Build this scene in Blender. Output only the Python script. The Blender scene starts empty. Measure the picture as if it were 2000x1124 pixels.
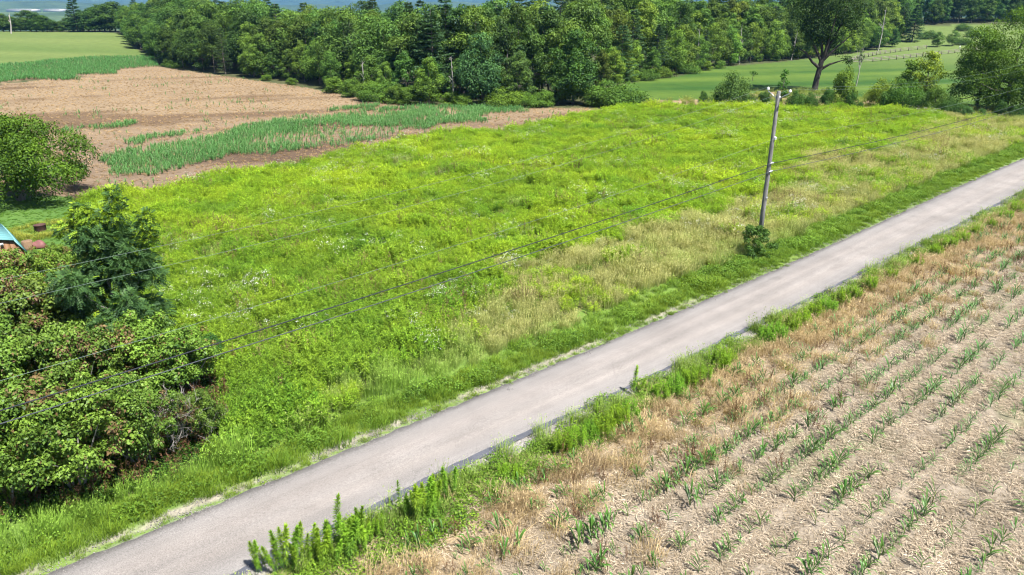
import bpy, math, random
import numpy as np
from mathutils import Vector

# ------------------------------------------------------------------ camera, sky, sun, exposure
sc = bpy.context.scene
col = sc.collection
CAM_H = 13.4
PITCH = math.radians(21.3)
FPX = 1388.0
cam = bpy.data.cameras.new('camera')
cam.sensor_width = 36.0
cam.lens = FPX / 2000.0 * 36.0
cam.clip_start = 0.1
cam.clip_end = 40000
cam_o = bpy.data.objects.new('camera', cam)
cam_o.location = (0, 0, CAM_H)
cam_o.rotation_euler = (math.pi / 2 - PITCH, 0, 0)
col.objects.link(cam_o)
sc.camera = cam_o

SUN_EL = math.radians(60)
SUN_AZ = math.atan2(0.70, -0.71)               # clockwise from +Y
sun_dir = Vector((math.sin(SUN_AZ) * math.cos(SUN_EL), math.cos(SUN_AZ) * math.cos(SUN_EL), math.sin(SUN_EL)))
world = bpy.data.worlds.new('World')
sc.world = world
world.use_nodes = True
wn = world.node_tree
sky = wn.nodes.new('ShaderNodeTexSky')
sky.sky_type = 'NISHITA'
sky.sun_disc = False
sky.sun_elevation = SUN_EL
sky.sun_rotation = SUN_AZ
bg = wn.nodes['Background']
bg.inputs['Strength'].default_value = 0.062
wn.links.new(sky.outputs[0], bg.inputs[0])
sl = bpy.data.lights.new('sun', 'SUN')
sl.energy = 5.0
sl.angle = math.radians(0.5)
sl.color = (1.0, 0.955, 0.89)
so = bpy.data.objects.new('sun', sl)
so.rotation_euler = (-sun_dir).to_track_quat('-Z', 'Y').to_euler()
so.location = (20, -20, 60)
col.objects.link(so)
vs = sc.view_settings
vs.view_transform = 'Standard'
vs.look = 'None'
vs.exposure = 1.42
vs.gamma = 1.0
vs.use_curve_mapping = False
sc.render.engine = 'CYCLES'
cy = sc.cycles
cy.max_bounces = 5
cy.diffuse_bounces = 2
cy.glossy_bounces = 2
cy.transmission_bounces = 4
cy.transparent_max_bounces = 4
cy.volume_bounces = 0
cy.caustics_reflective = False
cy.caustics_refractive = False
cy.use_denoising = True
cy.use_adaptive_sampling = True
cy.adaptive_threshold = 0.025
cy.filter_width = 1.1

R = math.radians
rng = np.random.default_rng(7)
random.seed(7)

# ------------------------------------------------------------------ noise, ground height, pixel rays
def _hash(ix, iy, seed):
    h = (ix.astype(np.int64) * 374761393 + iy.astype(np.int64) * 668265263 + seed * 974634777) & 0xFFFFFFFF
    h = ((h ^ (h >> 13)) * 1274126177) & 0xFFFFFFFF
    h = (h ^ (h >> 16)) & 0xFFFF
    return h / 65535.0

def vnoise(x, y, seed=0):
    x = np.asarray(x, float); y = np.asarray(y, float)
    ix = np.floor(x); iy = np.floor(y)
    fx = x - ix; fy = y - iy
    fx = fx * fx * (3 - 2 * fx); fy = fy * fy * (3 - 2 * fy)
    a = _hash(ix, iy, seed); b = _hash(ix + 1, iy, seed)
    c = _hash(ix, iy + 1, seed); d = _hash(ix + 1, iy + 1, seed)
    return (a * (1 - fx) + b * fx) * (1 - fy) + (c * (1 - fx) + d * fx) * fy

def fbm(x, y, seed=0, oct=4):
    s = 0; amp = 0.5; tot = 0
    for k in range(oct):
        s = s + amp * vnoise(x * 2 ** k + 17.3 * k, y * 2 ** k - 9.1 * k, seed + k); tot += amp; amp *= 0.5
    return s / tot

def sst(a, b, x):
    t = np.clip((np.asarray(x, float) - a) / (b - a), 0, 1)
    return t * t * (3 - 2 * t)

def height(x, y):
    x = np.asarray(x, float); y = np.asarray(y, float)
    r = np.hypot(x, y); az = np.arctan2(x, np.maximum(y, 1e-3))
    az = np.where(y <= 0, np.sign(x) * 1.6, az)
    left = sst(-0.36, -0.50, az)
    hill = 5.2 * sst(190, 345, r)
    right = sst(0.36, 0.47, az) * 10.5 * sst(280, 430, r) * (1 - sst(600, 800, r))
    drop = -38 * sst(390, 800, r) * (1 - sst(0.36, 0.47, az) * 0.6)
    return left * hill * (1 - sst(370, 600, r)) + right + drop * (1 - 0.0 * left) + 46 * sst(1500, 3200, r)

CP, SP = math.cos(PITCH), math.sin(PITCH)
def ray(px, py):
    u = (px - 1000) / FPX; v = (562 - py) / FPX
    return np.array([u, CP + SP * v, -SP + CP * v])

def G(px, py, z=None):
    """the ground point (or the point at height z above datum) seen at a photograph pixel"""
    d = ray(px, py)
    if z is not None:
        t = (z - CAM_H) / d[2]
        return np.array([d[0] * t, d[1] * t, z])
    if d[2] < 0:
        t = -CAM_H / d[2]
        if math.hypot(d[0] * t, d[1] * t) < 185: return np.array([d[0] * t, d[1] * t, 0.0])
    t = 150.0
    prev = t
    while t < 9000:
        p = d * t
        if CAM_H + p[2] < height(p[0], p[1]):
            lo, hi = prev, t
            for _ in range(30):
                m = (lo + hi) / 2; p = d * m
                if CAM_H + p[2] < height(p[0], p[1]): hi = m
                else: lo = m
            p = d * hi
            return np.array([p[0], p[1], float(height(p[0], p[1]))])
        prev = t; t *= 1.02
    p = d * 9000
    return np.array([p[0], p[1], float(height(p[0], p[1]))])

def Gp(lst): return np.array([G(a, b)[:2] for a, b in lst])
def top_h(p, py):
    """height a thing standing at ground point p needs for its top to be seen at row py"""
    d = ray(0, py); t = p[1] / d[1]
    return CAM_H + d[2] * t - p[2]
def project(x, y, z):
    yy = y * CP - (z - CAM_H) * SP; zz = y * SP + (z - CAM_H) * CP
    return 1000 + FPX * x / yy, 562 - FPX * zz / yy

def inside(poly, x, y):
    res = np.zeros(np.shape(x), bool)
    n = len(poly)
    for i in range(n):
        x0, y0 = poly[i]; x1, y1 = poly[(i + 1) % n]
        if y0 == y1: continue
        c = ((y0 > y) != (y1 > y)) & (x < (x1 - x0) * (y - y0) / (y1 - y0) + x0)
        res ^= c
    return res

def pl_dist(line, x, y):
    """signed distance to a polyline (positive on the left of its direction) and arc length"""
    best = np.full(np.shape(x), 1e18); sg = np.zeros(np.shape(x)); arc = np.zeros(np.shape(x))
    acc = 0
    for i in range(len(line) - 1):
        a = line[i]; b = line[i + 1]; d = b - a; L = np.hypot(*d)
        t = np.clip(((x - a[0]) * d[0] + (y - a[1]) * d[1]) / L ** 2, 0, 1)
        qx = x - (a[0] + t * d[0]); qy = y - (a[1] + t * d[1])
        dd = qx * qx + qy * qy
        m = dd < best
        best = np.where(m, dd, best)
        sg = np.where(m, np.sign(d[0] * qy - d[1] * qx), sg)
        arc = np.where(m, acc + t * L, arc)
        acc += L
    return np.sqrt(best) * sg, arc

# ------------------------------------------------------------------ layout on the ground
far_edge = Gp([(100, 1120), (287, 1040), (390, 1003), (500, 952), (625, 902), (750, 850), (875, 798), (1000, 748), (1125, 696),
               (1250, 642), (1437, 562), (1625, 478), (1762, 416), (1925, 341), (2000, 310)])
near_edge = Gp([(470, 1124), (575, 1067), (700, 1009), (875, 924), (1000, 871), (1075, 829), (1225, 759), (1390, 682), (1500, 626),
                (1637, 559), (1762, 492), (1855, 451), (1910, 422), (2000, 374)])
def extend(line, back, fwd):
    a = line[0] - (line[2] - line[0]) / np.hypot(*(line[2] - line[0])) * back
    b = line[-1] + (line[-1] - line[-4]) / np.hypot(*(line[-1] - line[-4])) * fwd
    return np.vstack([a, line, b])
far_edge = extend(far_edge, 40, 260)
near_edge = extend(near_edge, 40, 260)
def resample(line, step):
    s = np.concatenate([[0], np.cumsum(np.hypot(*np.diff(line, axis=0).T))])
    q = np.arange(0, s[-1], step)
    return np.stack([np.interp(q, s, line[:, 0]), np.interp(q, s, line[:, 1])], 1)
def smooth(line, it):
    for _ in range(it):
        line[1:-1] = line[1:-1] * 0.5 + (line[:-2] + line[2:]) * 0.25
    return line
far_edge = smooth(resample(far_edge, 2.0), 6)
near_edge = smooth(resample(near_edge, 2.0), 6)
mid = G(1500, 590)[:2]; mid2 = G(1900, 385)[:2]
ROAD_DIR = (mid2 - mid) / np.hypot(*(mid2 - mid))

MEADOW = Gp([(215, 600), (200, 520), (188, 460), (172, 420), (150, 400), (175, 388), (300, 378), (420, 347), (600, 321), (700, 297), (850, 267), (1000, 256), (1130, 228), (1240, 213),
             (1400, 210), (1600, 213), (1750, 218), (1900, 232), (2100, 232), (2500, 215), (2600, 240)])
# the meadow is closed along the road well off the frame
MEADOW = np.vstack([MEADOW, far_edge[::-1][:], np.array([[-22, 16]])])
CROP = Gp([(-500, 200), (-200, 172), (0, 165), (150, 150), (240, 137), (310, 131), (330, 133), (400, 143), (500, 158), (600, 172), (700, 192), (800, 206),
           (1000, 210), (1240, 213), (1130, 228), (1000, 256), (850, 267), (700, 297), (600, 321), (420, 347), (300, 378), (165, 390), (60, 375), (-500, 380)])
CORN_STRIPS = [Gp(p) for p in (
    [(190, 350), (180, 315), (250, 297), (330, 283), (400, 271), (480, 250), (560, 235), (650, 228), (760, 221), (850, 211), (1000, 211), (1040, 216), (960, 222), (925, 232), (965, 237),
     (860, 243), (830, 256), (770, 268), (700, 286), (600, 293), (560, 303), (480, 300), (400, 318), (300, 345)],
    [(-300, 330), (60, 352), (130, 356), (140, 340), (0, 310), (-300, 300)],
    [(140, 262), (140, 256), (200, 248), (262, 241), (255, 249), (200, 257)],
    [(235, 281), (300, 270), (400, 257), (410, 262), (330, 276), (250, 287)],
    [(640, 220), (650, 214), (710, 204), (735, 205), (690, 217)],
    [(700, 222), (760, 211), (840, 207), (860, 209), (760, 217)])]
UPPER_CORN = Gp([(-500, 190), (-100, 170), (0, 163), (60, 155), (100, 158), (160, 157), (150, 147), (230, 146), (225, 139), (310, 131), (300, 110), (200, 112), (100, 120), (0, 129), (-500, 160)])
HILL_PASTURE = Gp([(-500, 162), (0, 129), (100, 120), (200, 112), (300, 110), (265, 97), (236, 66), (100, 62), (0, 61), (-500, 62)])
LAWN = Gp([(-500, 620), (-500, 380), (60, 385), (140, 384), (150, 400), (172, 420), (188, 460), (200, 520), (215, 600), (100, 640), (0, 650)])
PASTURE = Gp([(1180, 195), (1200, 170), (1240, 160), (1330, 148), (1400, 132), (1540, 120), (1660, 105), (1760, 78), (1800, 51), (1950, 47), (2500, 43), (2600, 190), (2000, 215), (1700, 210), (1350, 205)])
THICKET = Gp([(-260, 1075), (0, 1022), (110, 1003), (230, 975), (330, 940), (415, 890), (438, 840), (428, 770), (400, 715), (330, 700), (235, 660), (180, 560), (60, 540), (0, 600), (-260, 720)])
RIDGE_DIRT = Gp([(1180, 209), (1300, 196), (1420, 194), (1480, 182), (1560, 176), (1660, 182), (1800, 200), (2000, 215), (2000, 228), (1750, 215), (1600, 210), (1400, 206)])

def fields(x, y):
    dfar, arc = pl_dist(far_edge, x, y)      # positive: meadow side
    dnear, _ = pl_dist(near_edge, x, y)      # positive: towards the meadow, negative: corn side
    return dfar, -dnear, arc

# ------------------------------------------------------------------ mesh helpers
def mesh(name, V, F, lv=None, mats=(), mi=None, smooth_=False, cols=None):
    V = np.asarray(V, np.float32); F = np.asarray(F, np.int32)
    me = bpy.data.meshes.new(name)
    nv, nf, k = len(V), len(F), F.shape[1]
    me.vertices.add(nv); me.vertices.foreach_set('co', V.ravel())
    me.loops.add(nf * k); me.loops.foreach_set('vertex_index', F.ravel())
    me.polygons.add(nf)
    me.polygons.foreach_set('loop_start', np.arange(0, nf * k, k, dtype=np.int32))
    me.polygons.foreach_set('loop_total', np.full(nf, k, np.int32))
    if mi is not None: me.polygons.foreach_set('material_index', np.asarray(mi, np.int32))
    if smooth_: me.polygons.foreach_set('use_smooth', np.ones(nf, bool))
    me.update(calc_edges=True)
    if lv is not None:
        a = me.attributes.new('lv', 'FLOAT', 'POINT'); a.data.foreach_set('value', np.asarray(lv, np.float32))
    if cols is not None:
        a = me.attributes.new('Col', 'FLOAT_COLOR', 'POINT')
        c4 = np.ones((nv, 4), np.float32); c4[:, :3] = cols
        a.data.foreach_set('color', c4.ravel())
    for m in mats: me.materials.append(m)
    return me

class MB:
    """collects quads"""
    def __init__(s): s.V = []; s.F = []; s.L = []; s.M = []; s.n = 0
    def add(s, V, F, lv=0.5, m=0):
        V = np.asarray(V, float).reshape(-1, 3); F = np.asarray(F, int).reshape(-1, 4)
        s.V.append(V); s.F.append(F + s.n); s.n += len(V)
        s.L.append(np.full(len(V), lv) if np.isscalar(lv) else np.asarray(lv, float)); s.M.append(np.full(len(F), m, int))
        return s
    def box(s, c, size, lv=0.5, m=0, ax=None):
        h = np.array(size) / 2
        P = np.array([[i, j, k] for i in (-1, 1) for j in (-1, 1) for k in (-1, 1)], float) * h
        if ax is not None: P = P @ np.array(ax, float)
        return s.add(P + np.array(c, float), [(0, 1, 3, 2), (4, 6, 7, 5), (0, 4, 5, 1), (2, 3, 7, 6), (0, 2, 6, 4), (1, 5, 7, 3)], lv, m)
    def tube(s, pts, rad, sides=6, lv=0.5, m=0, cap=True):
        pts = np.asarray(pts, float); rad = np.broadcast_to(np.asarray(rad, float), (len(pts),))
        V = []; F = []
        prev = None
        for i in range(len(pts)):
            t = pts[min(i + 1, len(pts) - 1)] - pts[max(i - 1, 0)]
            t = t / (np.linalg.norm(t) + 1e-9)
            if prev is None:
                a = np.array([1.0, 0, 0]) if abs(t[0]) < 0.9 else np.array([0, 1.0, 0])
            else: a = prev
            u = a - t * np.dot(a, t); u /= (np.linalg.norm(u) + 1e-9); prev = u
            w = np.cross(t, u)
            for k in range(sides):
                th = 2 * math.pi * k / sides
                V.append(pts[i] + rad[i] * (math.cos(th) * u + math.sin(th) * w))
        for i in range(len(pts) - 1):
            for k in range(sides):
                a = i * sides + k; b = i * sides + (k + 1) % sides
                F.append((a, b, b + sides, a + sides))
        if cap and sides == 6:
            for o, rv in ((0, 1), (len(pts) - 1, 0)):
                q = [o * 6 + k for k in range(6)]
                if rv: q = q[::-1]
                F += [(q[0], q[1], q[2], q[3]), (q[3], q[4], q[5], q[0])]
        return s.add(V, F, lv, m)
    def lathe(s, c, prof, sides=12, lv=0.5, m=0, ax=None):
        V = []; F = []
        for (r, z) in prof:
            for k in range(sides):
                th = 2 * math.pi * k / sides
                V.append((r * math.cos(th), r * math.sin(th), z))
        for i in range(len(prof) - 1):
            for k in range(sides):
                a = i * sides + k; b = i * sides + (k + 1) % sides
                F.append((a, b, b + sides, a + sides))
        V = np.array(V)
        if ax is not None: V = V @ np.array(ax, float)
        return s.add(V + np.array(c, float), F, lv, m)
    def leaves(s, P, D, N, L, W, lv=None, m=0, droop=0.0, base=0.35):
        n = len(P)
        S = np.cross(D, N); S /= (np.linalg.norm(S, axis=1, keepdims=True) + 1e-9)
        L = np.broadcast_to(np.asarray(L, float), (n,))[:, None]; W = np.broadcast_to(np.asarray(W, float), (n,))[:, None]
        midp = P + D * L * base
        dz = np.array([0, 0, -1.0]) * L * droop
        V = np.stack([P, midp + S * W * 0.5 + N * W * 0.1, P + D * L + dz, midp - S * W * 0.5 + N * W * 0.1], 1).reshape(-1, 3)
        F = np.arange(4 * n).reshape(n, 4)
        if lv is None: lv = rng.random(n)
        s.V.append(V); s.F.append(F + s.n); s.n += 4 * n
        s.L.append(np.repeat(np.broadcast_to(lv, (n,)), 4)); s.M.append(np.full(n, m, int))
        return s
    def ribbon(s, pts, widths, side, lv=0.5, m=0):
        pts = np.asarray(pts, float); k = len(pts); side = np.asarray(side, float)
        w = np.asarray(widths, float)[:, None] / 2
        V = np.concatenate([pts - side * w, pts + side * w])
        F = [(i, i + 1, k + i + 1, k + i) for i in range(k - 1)]
        return s.add(V, F, lv, m)
    def build(s, name, mats, smooth_=False):
        return mesh(name, np.concatenate(s.V), np.concatenate(s.F), np.concatenate(s.L), mats, np.concatenate(s.M), smooth_)

def unit(v): return v / (np.linalg.norm(v, axis=-1, keepdims=True) + 1e-9)

def tag(o, label=None, cat=None, group=None, kind=None):
    if label: o['label'] = label
    if cat: o['category'] = cat
    if group: o['group'] = group
    if kind: o['kind'] = kind
    return o
def link(name, me, parent=None, loc=(0, 0, 0), rz=0, sc_=1, color=None):
    o = bpy.data.objects.new(name, me)
    o.location = loc; o.rotation_euler = (0, 0, rz)
    o.scale = (sc_,) * 3 if np.isscalar(sc_) else sc_
    if color is not None: o.color = (*color, 1)
    if parent is not None: o.parent = parent
    col.objects.link(o)
    return o
def empty(name, loc, rz=0, sc_=1):
    o = link(name, None, None, loc, rz, sc_); o.empty_display_size = 0.3
    return o

# ------------------------------------------------------------------ materials
def new_mat(name):
    m = bpy.data.materials.new(name); m.use_nodes = True
    nt = m.node_tree
    return m, nt, nt.nodes['Principled BSDF']
def nd(nt, t, **kw):
    n = nt.nodes.new(t)
    for k, v in kw.items(): setattr(n, k, v)
    return n
def mixc(nt, a, b, f, mode='MIX'):
    n = nd(nt, 'ShaderNodeMix', data_type='RGBA', blend_type=mode)
    for sock, val in ((n.inputs[0], f), (n.inputs[6], a), (n.inputs[7], b)):
        if isinstance(val, bpy.types.NodeSocket): nt.links.new(val, sock)
        elif np.isscalar(val): sock.default_value = val
        else: sock.default_value = (*val, 1)
    return n.outputs[2]
def noise(nt, scale, detail=4, rough=0.6, vec=None):
    n = nd(nt, 'ShaderNodeTexNoise'); n.inputs['Scale'].default_value = scale; n.inputs['Detail'].default_value = detail; n.inputs['Roughness'].default_value = rough
    if vec is not None: nt.links.new(vec, n.inputs['Vector'])
    return n.outputs[0]
def ramp(nt, fac, stops):
    n = nd(nt, 'ShaderNodeValToRGB'); e = n.color_ramp.elements
    while len(e) < len(stops): e.new(0.5)
    for i, (p, c) in enumerate(stops):
        e[i].position = p; e[i].color = (*c, 1) if not np.isscalar(c) else (c, c, c, 1)
    nt.links.new(fac, n.inputs[0])
    return n.outputs[0]
def objcoord(nt):
    return nd(nt, 'ShaderNodeTexCoord').outputs['Object']
def bump(nt, b, h, strength, dist):
    n = nd(nt, 'ShaderNodeBump'); n.inputs['Strength'].default_value = strength; n.inputs['Distance'].default_value = dist
    nt.links.new(h, n.inputs['Height']); nt.links.new(n.outputs[0], b.inputs['Normal'])

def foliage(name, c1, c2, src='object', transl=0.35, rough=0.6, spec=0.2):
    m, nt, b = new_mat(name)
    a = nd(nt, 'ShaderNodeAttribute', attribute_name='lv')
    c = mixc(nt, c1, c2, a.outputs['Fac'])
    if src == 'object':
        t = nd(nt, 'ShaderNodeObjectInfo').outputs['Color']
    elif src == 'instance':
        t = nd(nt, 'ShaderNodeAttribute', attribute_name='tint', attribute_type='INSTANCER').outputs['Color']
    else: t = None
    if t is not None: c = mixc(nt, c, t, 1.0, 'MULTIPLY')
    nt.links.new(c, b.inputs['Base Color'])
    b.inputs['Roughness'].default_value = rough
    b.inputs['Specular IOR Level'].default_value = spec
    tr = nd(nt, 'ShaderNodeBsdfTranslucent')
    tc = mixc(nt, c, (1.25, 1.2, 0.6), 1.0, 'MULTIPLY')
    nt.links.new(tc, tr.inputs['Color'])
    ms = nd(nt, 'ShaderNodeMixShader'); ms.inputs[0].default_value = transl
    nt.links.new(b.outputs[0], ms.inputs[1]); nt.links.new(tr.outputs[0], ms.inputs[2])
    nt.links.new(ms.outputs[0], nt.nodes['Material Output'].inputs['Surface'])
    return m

def bark(name, c1, c2, scale=6, rough=0.9):
    m, nt, b = new_mat(name)
    oc = objcoord(nt)
    mp = nd(nt, 'ShaderNodeMapping'); mp.inputs['Scale'].default_value = (1, 1, 0.2); nt.links.new(oc, mp.inputs['Vector'])
    n = noise(nt, scale, 5, 0.7, mp.outputs[0])
    nt.links.new(ramp(nt, n, [(0.3, c1), (0.7, c2)]), b.inputs['Base Color'])
    b.inputs['Roughness'].default_value = rough
    bump(nt, b, n, 0.6, 0.03)
    return m

def plain(name, c, rough=0.6, metallic=0.0, var=0.15, scale=4, spec=0.4):
    m, nt, b = new_mat(name)
    n = noise(nt, scale, 4, 0.6, objcoord(nt))
    c = np.array(c)
    nt.links.new(ramp(nt, n, [(0.25, tuple(c * (1 - var))), (0.75, tuple(np.minimum(c * (1 + var), 1)))]), b.inputs['Base Color'])
    b.inputs['Roughness'].default_value = rough; b.inputs['Metallic'].default_value = metallic
    b.inputs['Specular IOR Level'].default_value = spec
    return m

def ground_mat(name, amp, scales, bstr, bdist, rough=0.95):
    m, nt, b = new_mat(name)
    a = nd(nt, 'ShaderNodeAttribute', attribute_name='Col')
    oc = objcoord(nt)
    n1 = noise(nt, scales[0], 5, 0.65, oc); n2 = noise(nt, scales[1], 4, 0.7, oc)
    mul = ramp(nt, n1, [(0.25, 1 - amp), (0.75, 1 + amp)])
    mul2 = ramp(nt, n2, [(0.3, 1 - amp * 0.8), (0.7, 1 + amp * 0.8)])
    c = mixc(nt, a.outputs['Color'], mul, 1.0, 'MULTIPLY'); c = mixc(nt, c, mul2, 1.0, 'MULTIPLY')
    nt.links.new(c, b.inputs['Base Color'])
    b.inputs['Roughness'].default_value = rough; b.inputs['Specular IOR Level'].default_value = 0.15
    bump(nt, b, n2, bstr, bdist)
    return m

M = {}
M['soil'] = ground_mat('soil_residue', 0.32, (2.2, 16), 0.8, 0.05)
M['turf'] = ground_mat('turf', 0.28, (0.9, 9), 0.7, 0.05)
M['lawn'] = ground_mat('lawn', 0.16, (0.5, 5), 0.5, 0.04)
M['far'] = ground_mat('distant_land', 0.35, (0.012, 0.05), 0.6, 4.0)

# ------------------------------------------------------------------ ground: one sheet cut along the edges of its fields
rs = [0.02, 2.5, 5.0]
while rs[-1] < 11000:
    r = rs[-1]
    rs.append(r * (1.0095 if 11 < r < 70 else 1.018 if r < 650 else 1.05))
rs = np.array(rs)
az = np.concatenate([np.arange(-180, -52, 4.0), np.arange(-52, 52.01, 0.2), np.arange(56, 180.1, 4.0)])
AZ, RR = np.meshgrid(np.radians(az), rs)
GX = RR * np.sin(AZ); GY = RR * np.cos(AZ)
GZ = height(GX, GY)
nr, na = GX.shape
dfar, dnear, arc = fields(GX, GY)
dfar = np.where(RR > 400, 999, dfar); 
near_side = (dnear > 0) & (RR < 400)

def zone_of(x, y, r, df, dn):
    z = np.zeros(np.shape(x), int)                     # 0 woodland floor / rough ground
    z[inside(PASTURE, x, y)] = 5
    z[inside(HILL_PASTURE, x, y)] = 4
    z[inside(CROP, x, y) | inside(UPPER_CORN, x, y)] = 3
    z[inside(LAWN, x, y)] = 6
    z[inside(MEADOW, x, y)] = 1
    z[(df > -0.6) & (df < 3.2) & (r < 400)] = 7        # verge
    z[inside(THICKET, x, y)] = 0
    z[(dn >= 0) & (r < 400)] = 2                       # corn field
    z[(df <= -0.0) & (dn <= 0.0) & (r < 400)] = 7
    z[r > 620] = 8
    return z
# colours of the bare ground (linear)
def lerp(a, b, t): return np.asarray(a) * (1 - t[..., None]) + np.asarray(b) * t[..., None]
def ground_cols(x, y, z, df, dn):
    n1 = fbm(x * 0.15, y * 0.15, 3); n2 = fbm(x * 0.6, y * 0.6, 9); n3 = fbm(x * 2.5, y * 2.5, 21)
    # streaks along the rows of the field behind
    ra = np.radians(17); sx = x * np.cos(ra) + y * np.sin(ra); sy = -x * np.sin(ra) + y * np.cos(ra)
    st = fbm(sx * 0.05, sy * 1.3, 40)
    C = np.zeros(x.shape + (3,))
    wood = lerp((0.035, 0.05, 0.018), (0.07, 0.07, 0.03), n2)
    mead = lerp((0.05, 0.085, 0.018), (0.12, 0.12, 0.04), n2)
    corn = lerp((0.16, 0.132, 0.098), (0.285, 0.242, 0.188), np.clip(n3 * 0.6 + n2 * 0.5, 0, 1))
    crow = np.cos(2 * np.pi * (dn - 0.4) / 0.9) * 0.5 + 0.5
    corn = corn * (1 - 0.22 * (1 - crow))[..., None]
    corn = corn * lerp((1, 1, 1), (0.84, 0.92, 0.76), sst(0.55, 0.75, fbm(x * 0.5 + 40, y * 0.5, 77)))
    dry = lerp((0.19, 0.14, 0.08), (0.31, 0.24, 0.145), n3)
    f = (1 - sst(2.2, 4.8, dn + (n1 - 0.5) * 3))
    corn = corn * (1 - f[..., None]) + dry * f[..., None]
    wv = sst(1.7, 1.0, dn + (n2 - 0.5) * 1.0)
    corn = corn * (1 - wv[..., None]) + lerp((0.10, 0.13, 0.03), (0.2, 0.19, 0.07), n3) * wv[..., None]
    gr = sst(0.55, 0.2, dn + (n2 - 0.5) * 0.7)
    corn = corn * (1 - gr[..., None]) + lerp((0.17, 0.16, 0.145), (0.30, 0.285, 0.265), n3) * gr[..., None]
    crop = lerp((0.14, 0.098, 0.058), (0.235, 0.175, 0.108), np.clip(st * 0.7 + n2 * 0.4, 0, 1))
    px_, py_ = x, y
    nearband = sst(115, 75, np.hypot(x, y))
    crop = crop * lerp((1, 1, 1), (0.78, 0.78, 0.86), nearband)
    dark = sst(0.60, 0.72, fbm(sx * 0.035 + 5, sy * 0.14, 55))
    crop = crop * lerp((1, 1, 1), (0.55, 0.5, 0.48), dark)
    hp = lerp((0.072, 0.112, 0.027), (0.11, 0.145, 0.040), np.clip(fbm(x * 0.02, y * 0.08, 63) * 1.4 - .2, 0, 1))
    pa = lerp((0.024, 0.066, 0.009), (0.075, 0.122, 0.017), np.clip(fbm(x * 0.03 + y * .01, y * 0.11 - x * .03, 61) * 2.2 - 0.6, 0, 1))
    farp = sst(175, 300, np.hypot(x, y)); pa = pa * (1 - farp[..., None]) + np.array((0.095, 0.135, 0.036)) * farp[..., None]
    dirt = inside(RIDGE_DIRT, x, y) * sst(0.42, 0.6, fbm(x * 0.12 + 3, y * 0.3, 71))
    pa = pa * (1 - dirt[..., None]) + np.array((0.24, 0.17, 0.105)) * dirt[..., None]
    wood = wood * (1 - dirt[..., None]) + np.array((0.24, 0.17, 0.105)) * dirt[..., None]
    lw = lerp((0.045, 0.105, 0.02), (0.08, 0.145, 0.03), n2)
    ver = lerp((0.08, 0.15, 0.025), (0.14, 0.2, 0.04), n2)
    gv = sst(14, 6, x) * sst(0.18, 0.26, df) * sst(0.62, 0.45, df + (n2 - 0.5) * 0.3) * sst(0.47, 0.6, fbm(x * 0.35, y * 0.35, 93) + 0.06 * sst(12, 2, x)) * .85
    ver = ver * (1 - gv[..., None]) + lerp((0.21, 0.18, 0.15), (0.32, 0.28, 0.24), n3) * gv[..., None]
    rd = sst(0.1, -0.1, df); ver = ver * (1 - rd[..., None]) + np.array((0.2, 0.19, 0.18)) * rd[..., None]
    fl = lerp((0.03, 0.06, 0.02), (0.09, 0.13, 0.04), sst(0.4, 0.65, fbm(x * 0.004, y * 0.004, 15)))
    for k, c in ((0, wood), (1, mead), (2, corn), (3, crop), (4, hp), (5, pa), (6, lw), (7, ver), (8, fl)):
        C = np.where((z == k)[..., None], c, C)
    return C
Z = zone_of(GX, GY, RR, dfar, dnear)
GC = ground_cols(GX, GY, Z, dfar, dnear)
# the corn field lies in low ridges
GZ = GZ + np.where(Z == 2, 0.022 * np.cos(2 * np.pi * (dnear - 0.4) / 0.9) * sst(1.5, 2.5, dnear) * sst(60, 40, RR) - 0.01, 0)
GZ = np.where((Z == 7), -0.012 + 0 * GZ, GZ)
idx = np.arange(nr * na).reshape(nr, na)
faces = np.stack([idx[:-1, :-1], idx[:-1, 1:], idx[1:, 1:], idx[1:, :-1]], -1).reshape(-1, 4)
fz = Z[:-1, :-1].reshape(-1)
GV = np.stack([GX, GY, GZ], -1).reshape(-1, 3); GCf = GC.reshape(-1, 3)
names = {0: ('ground', 'turf', 'rough dark ground under the woods and hedges'), 1: ('meadow_ground', 'turf', 'weedy soil below the bright green meadow'),
         2: ('corn_field', 'soil', 'straw covered tan soil of the young corn field beside the road'), 3: ('crop_field', 'soil', 'brown sprayed crop field with green corn strips before the woods'),
         4: ('hill_pasture', 'lawn', 'smooth light green grass hill far behind the brown field'), 5: ('pasture', 'lawn', 'mown green pasture behind the hedge with a paddock'),
         6: ('lawn', 'lawn', 'mown lawn beside the teal roofed shed'), 7: ('road_verge', 'turf', 'green grass verge along the far side of the road'), 8: ('distant_land', 'far', 'hazy wooded valley floor at the horizon')}
for k, (nm, mt, lb) in names.items():
    f = faces[fz == k]
    if not len(f): continue
    u, inv = np.unique(f, return_inverse=True)
    me = mesh(nm, GV[u], inv.reshape(-1, 4)[:, ::-1], None, [M[mt]], None, True, GCf[u])
    tag(link(nm, me), lb, None, None, 'structure')
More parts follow.
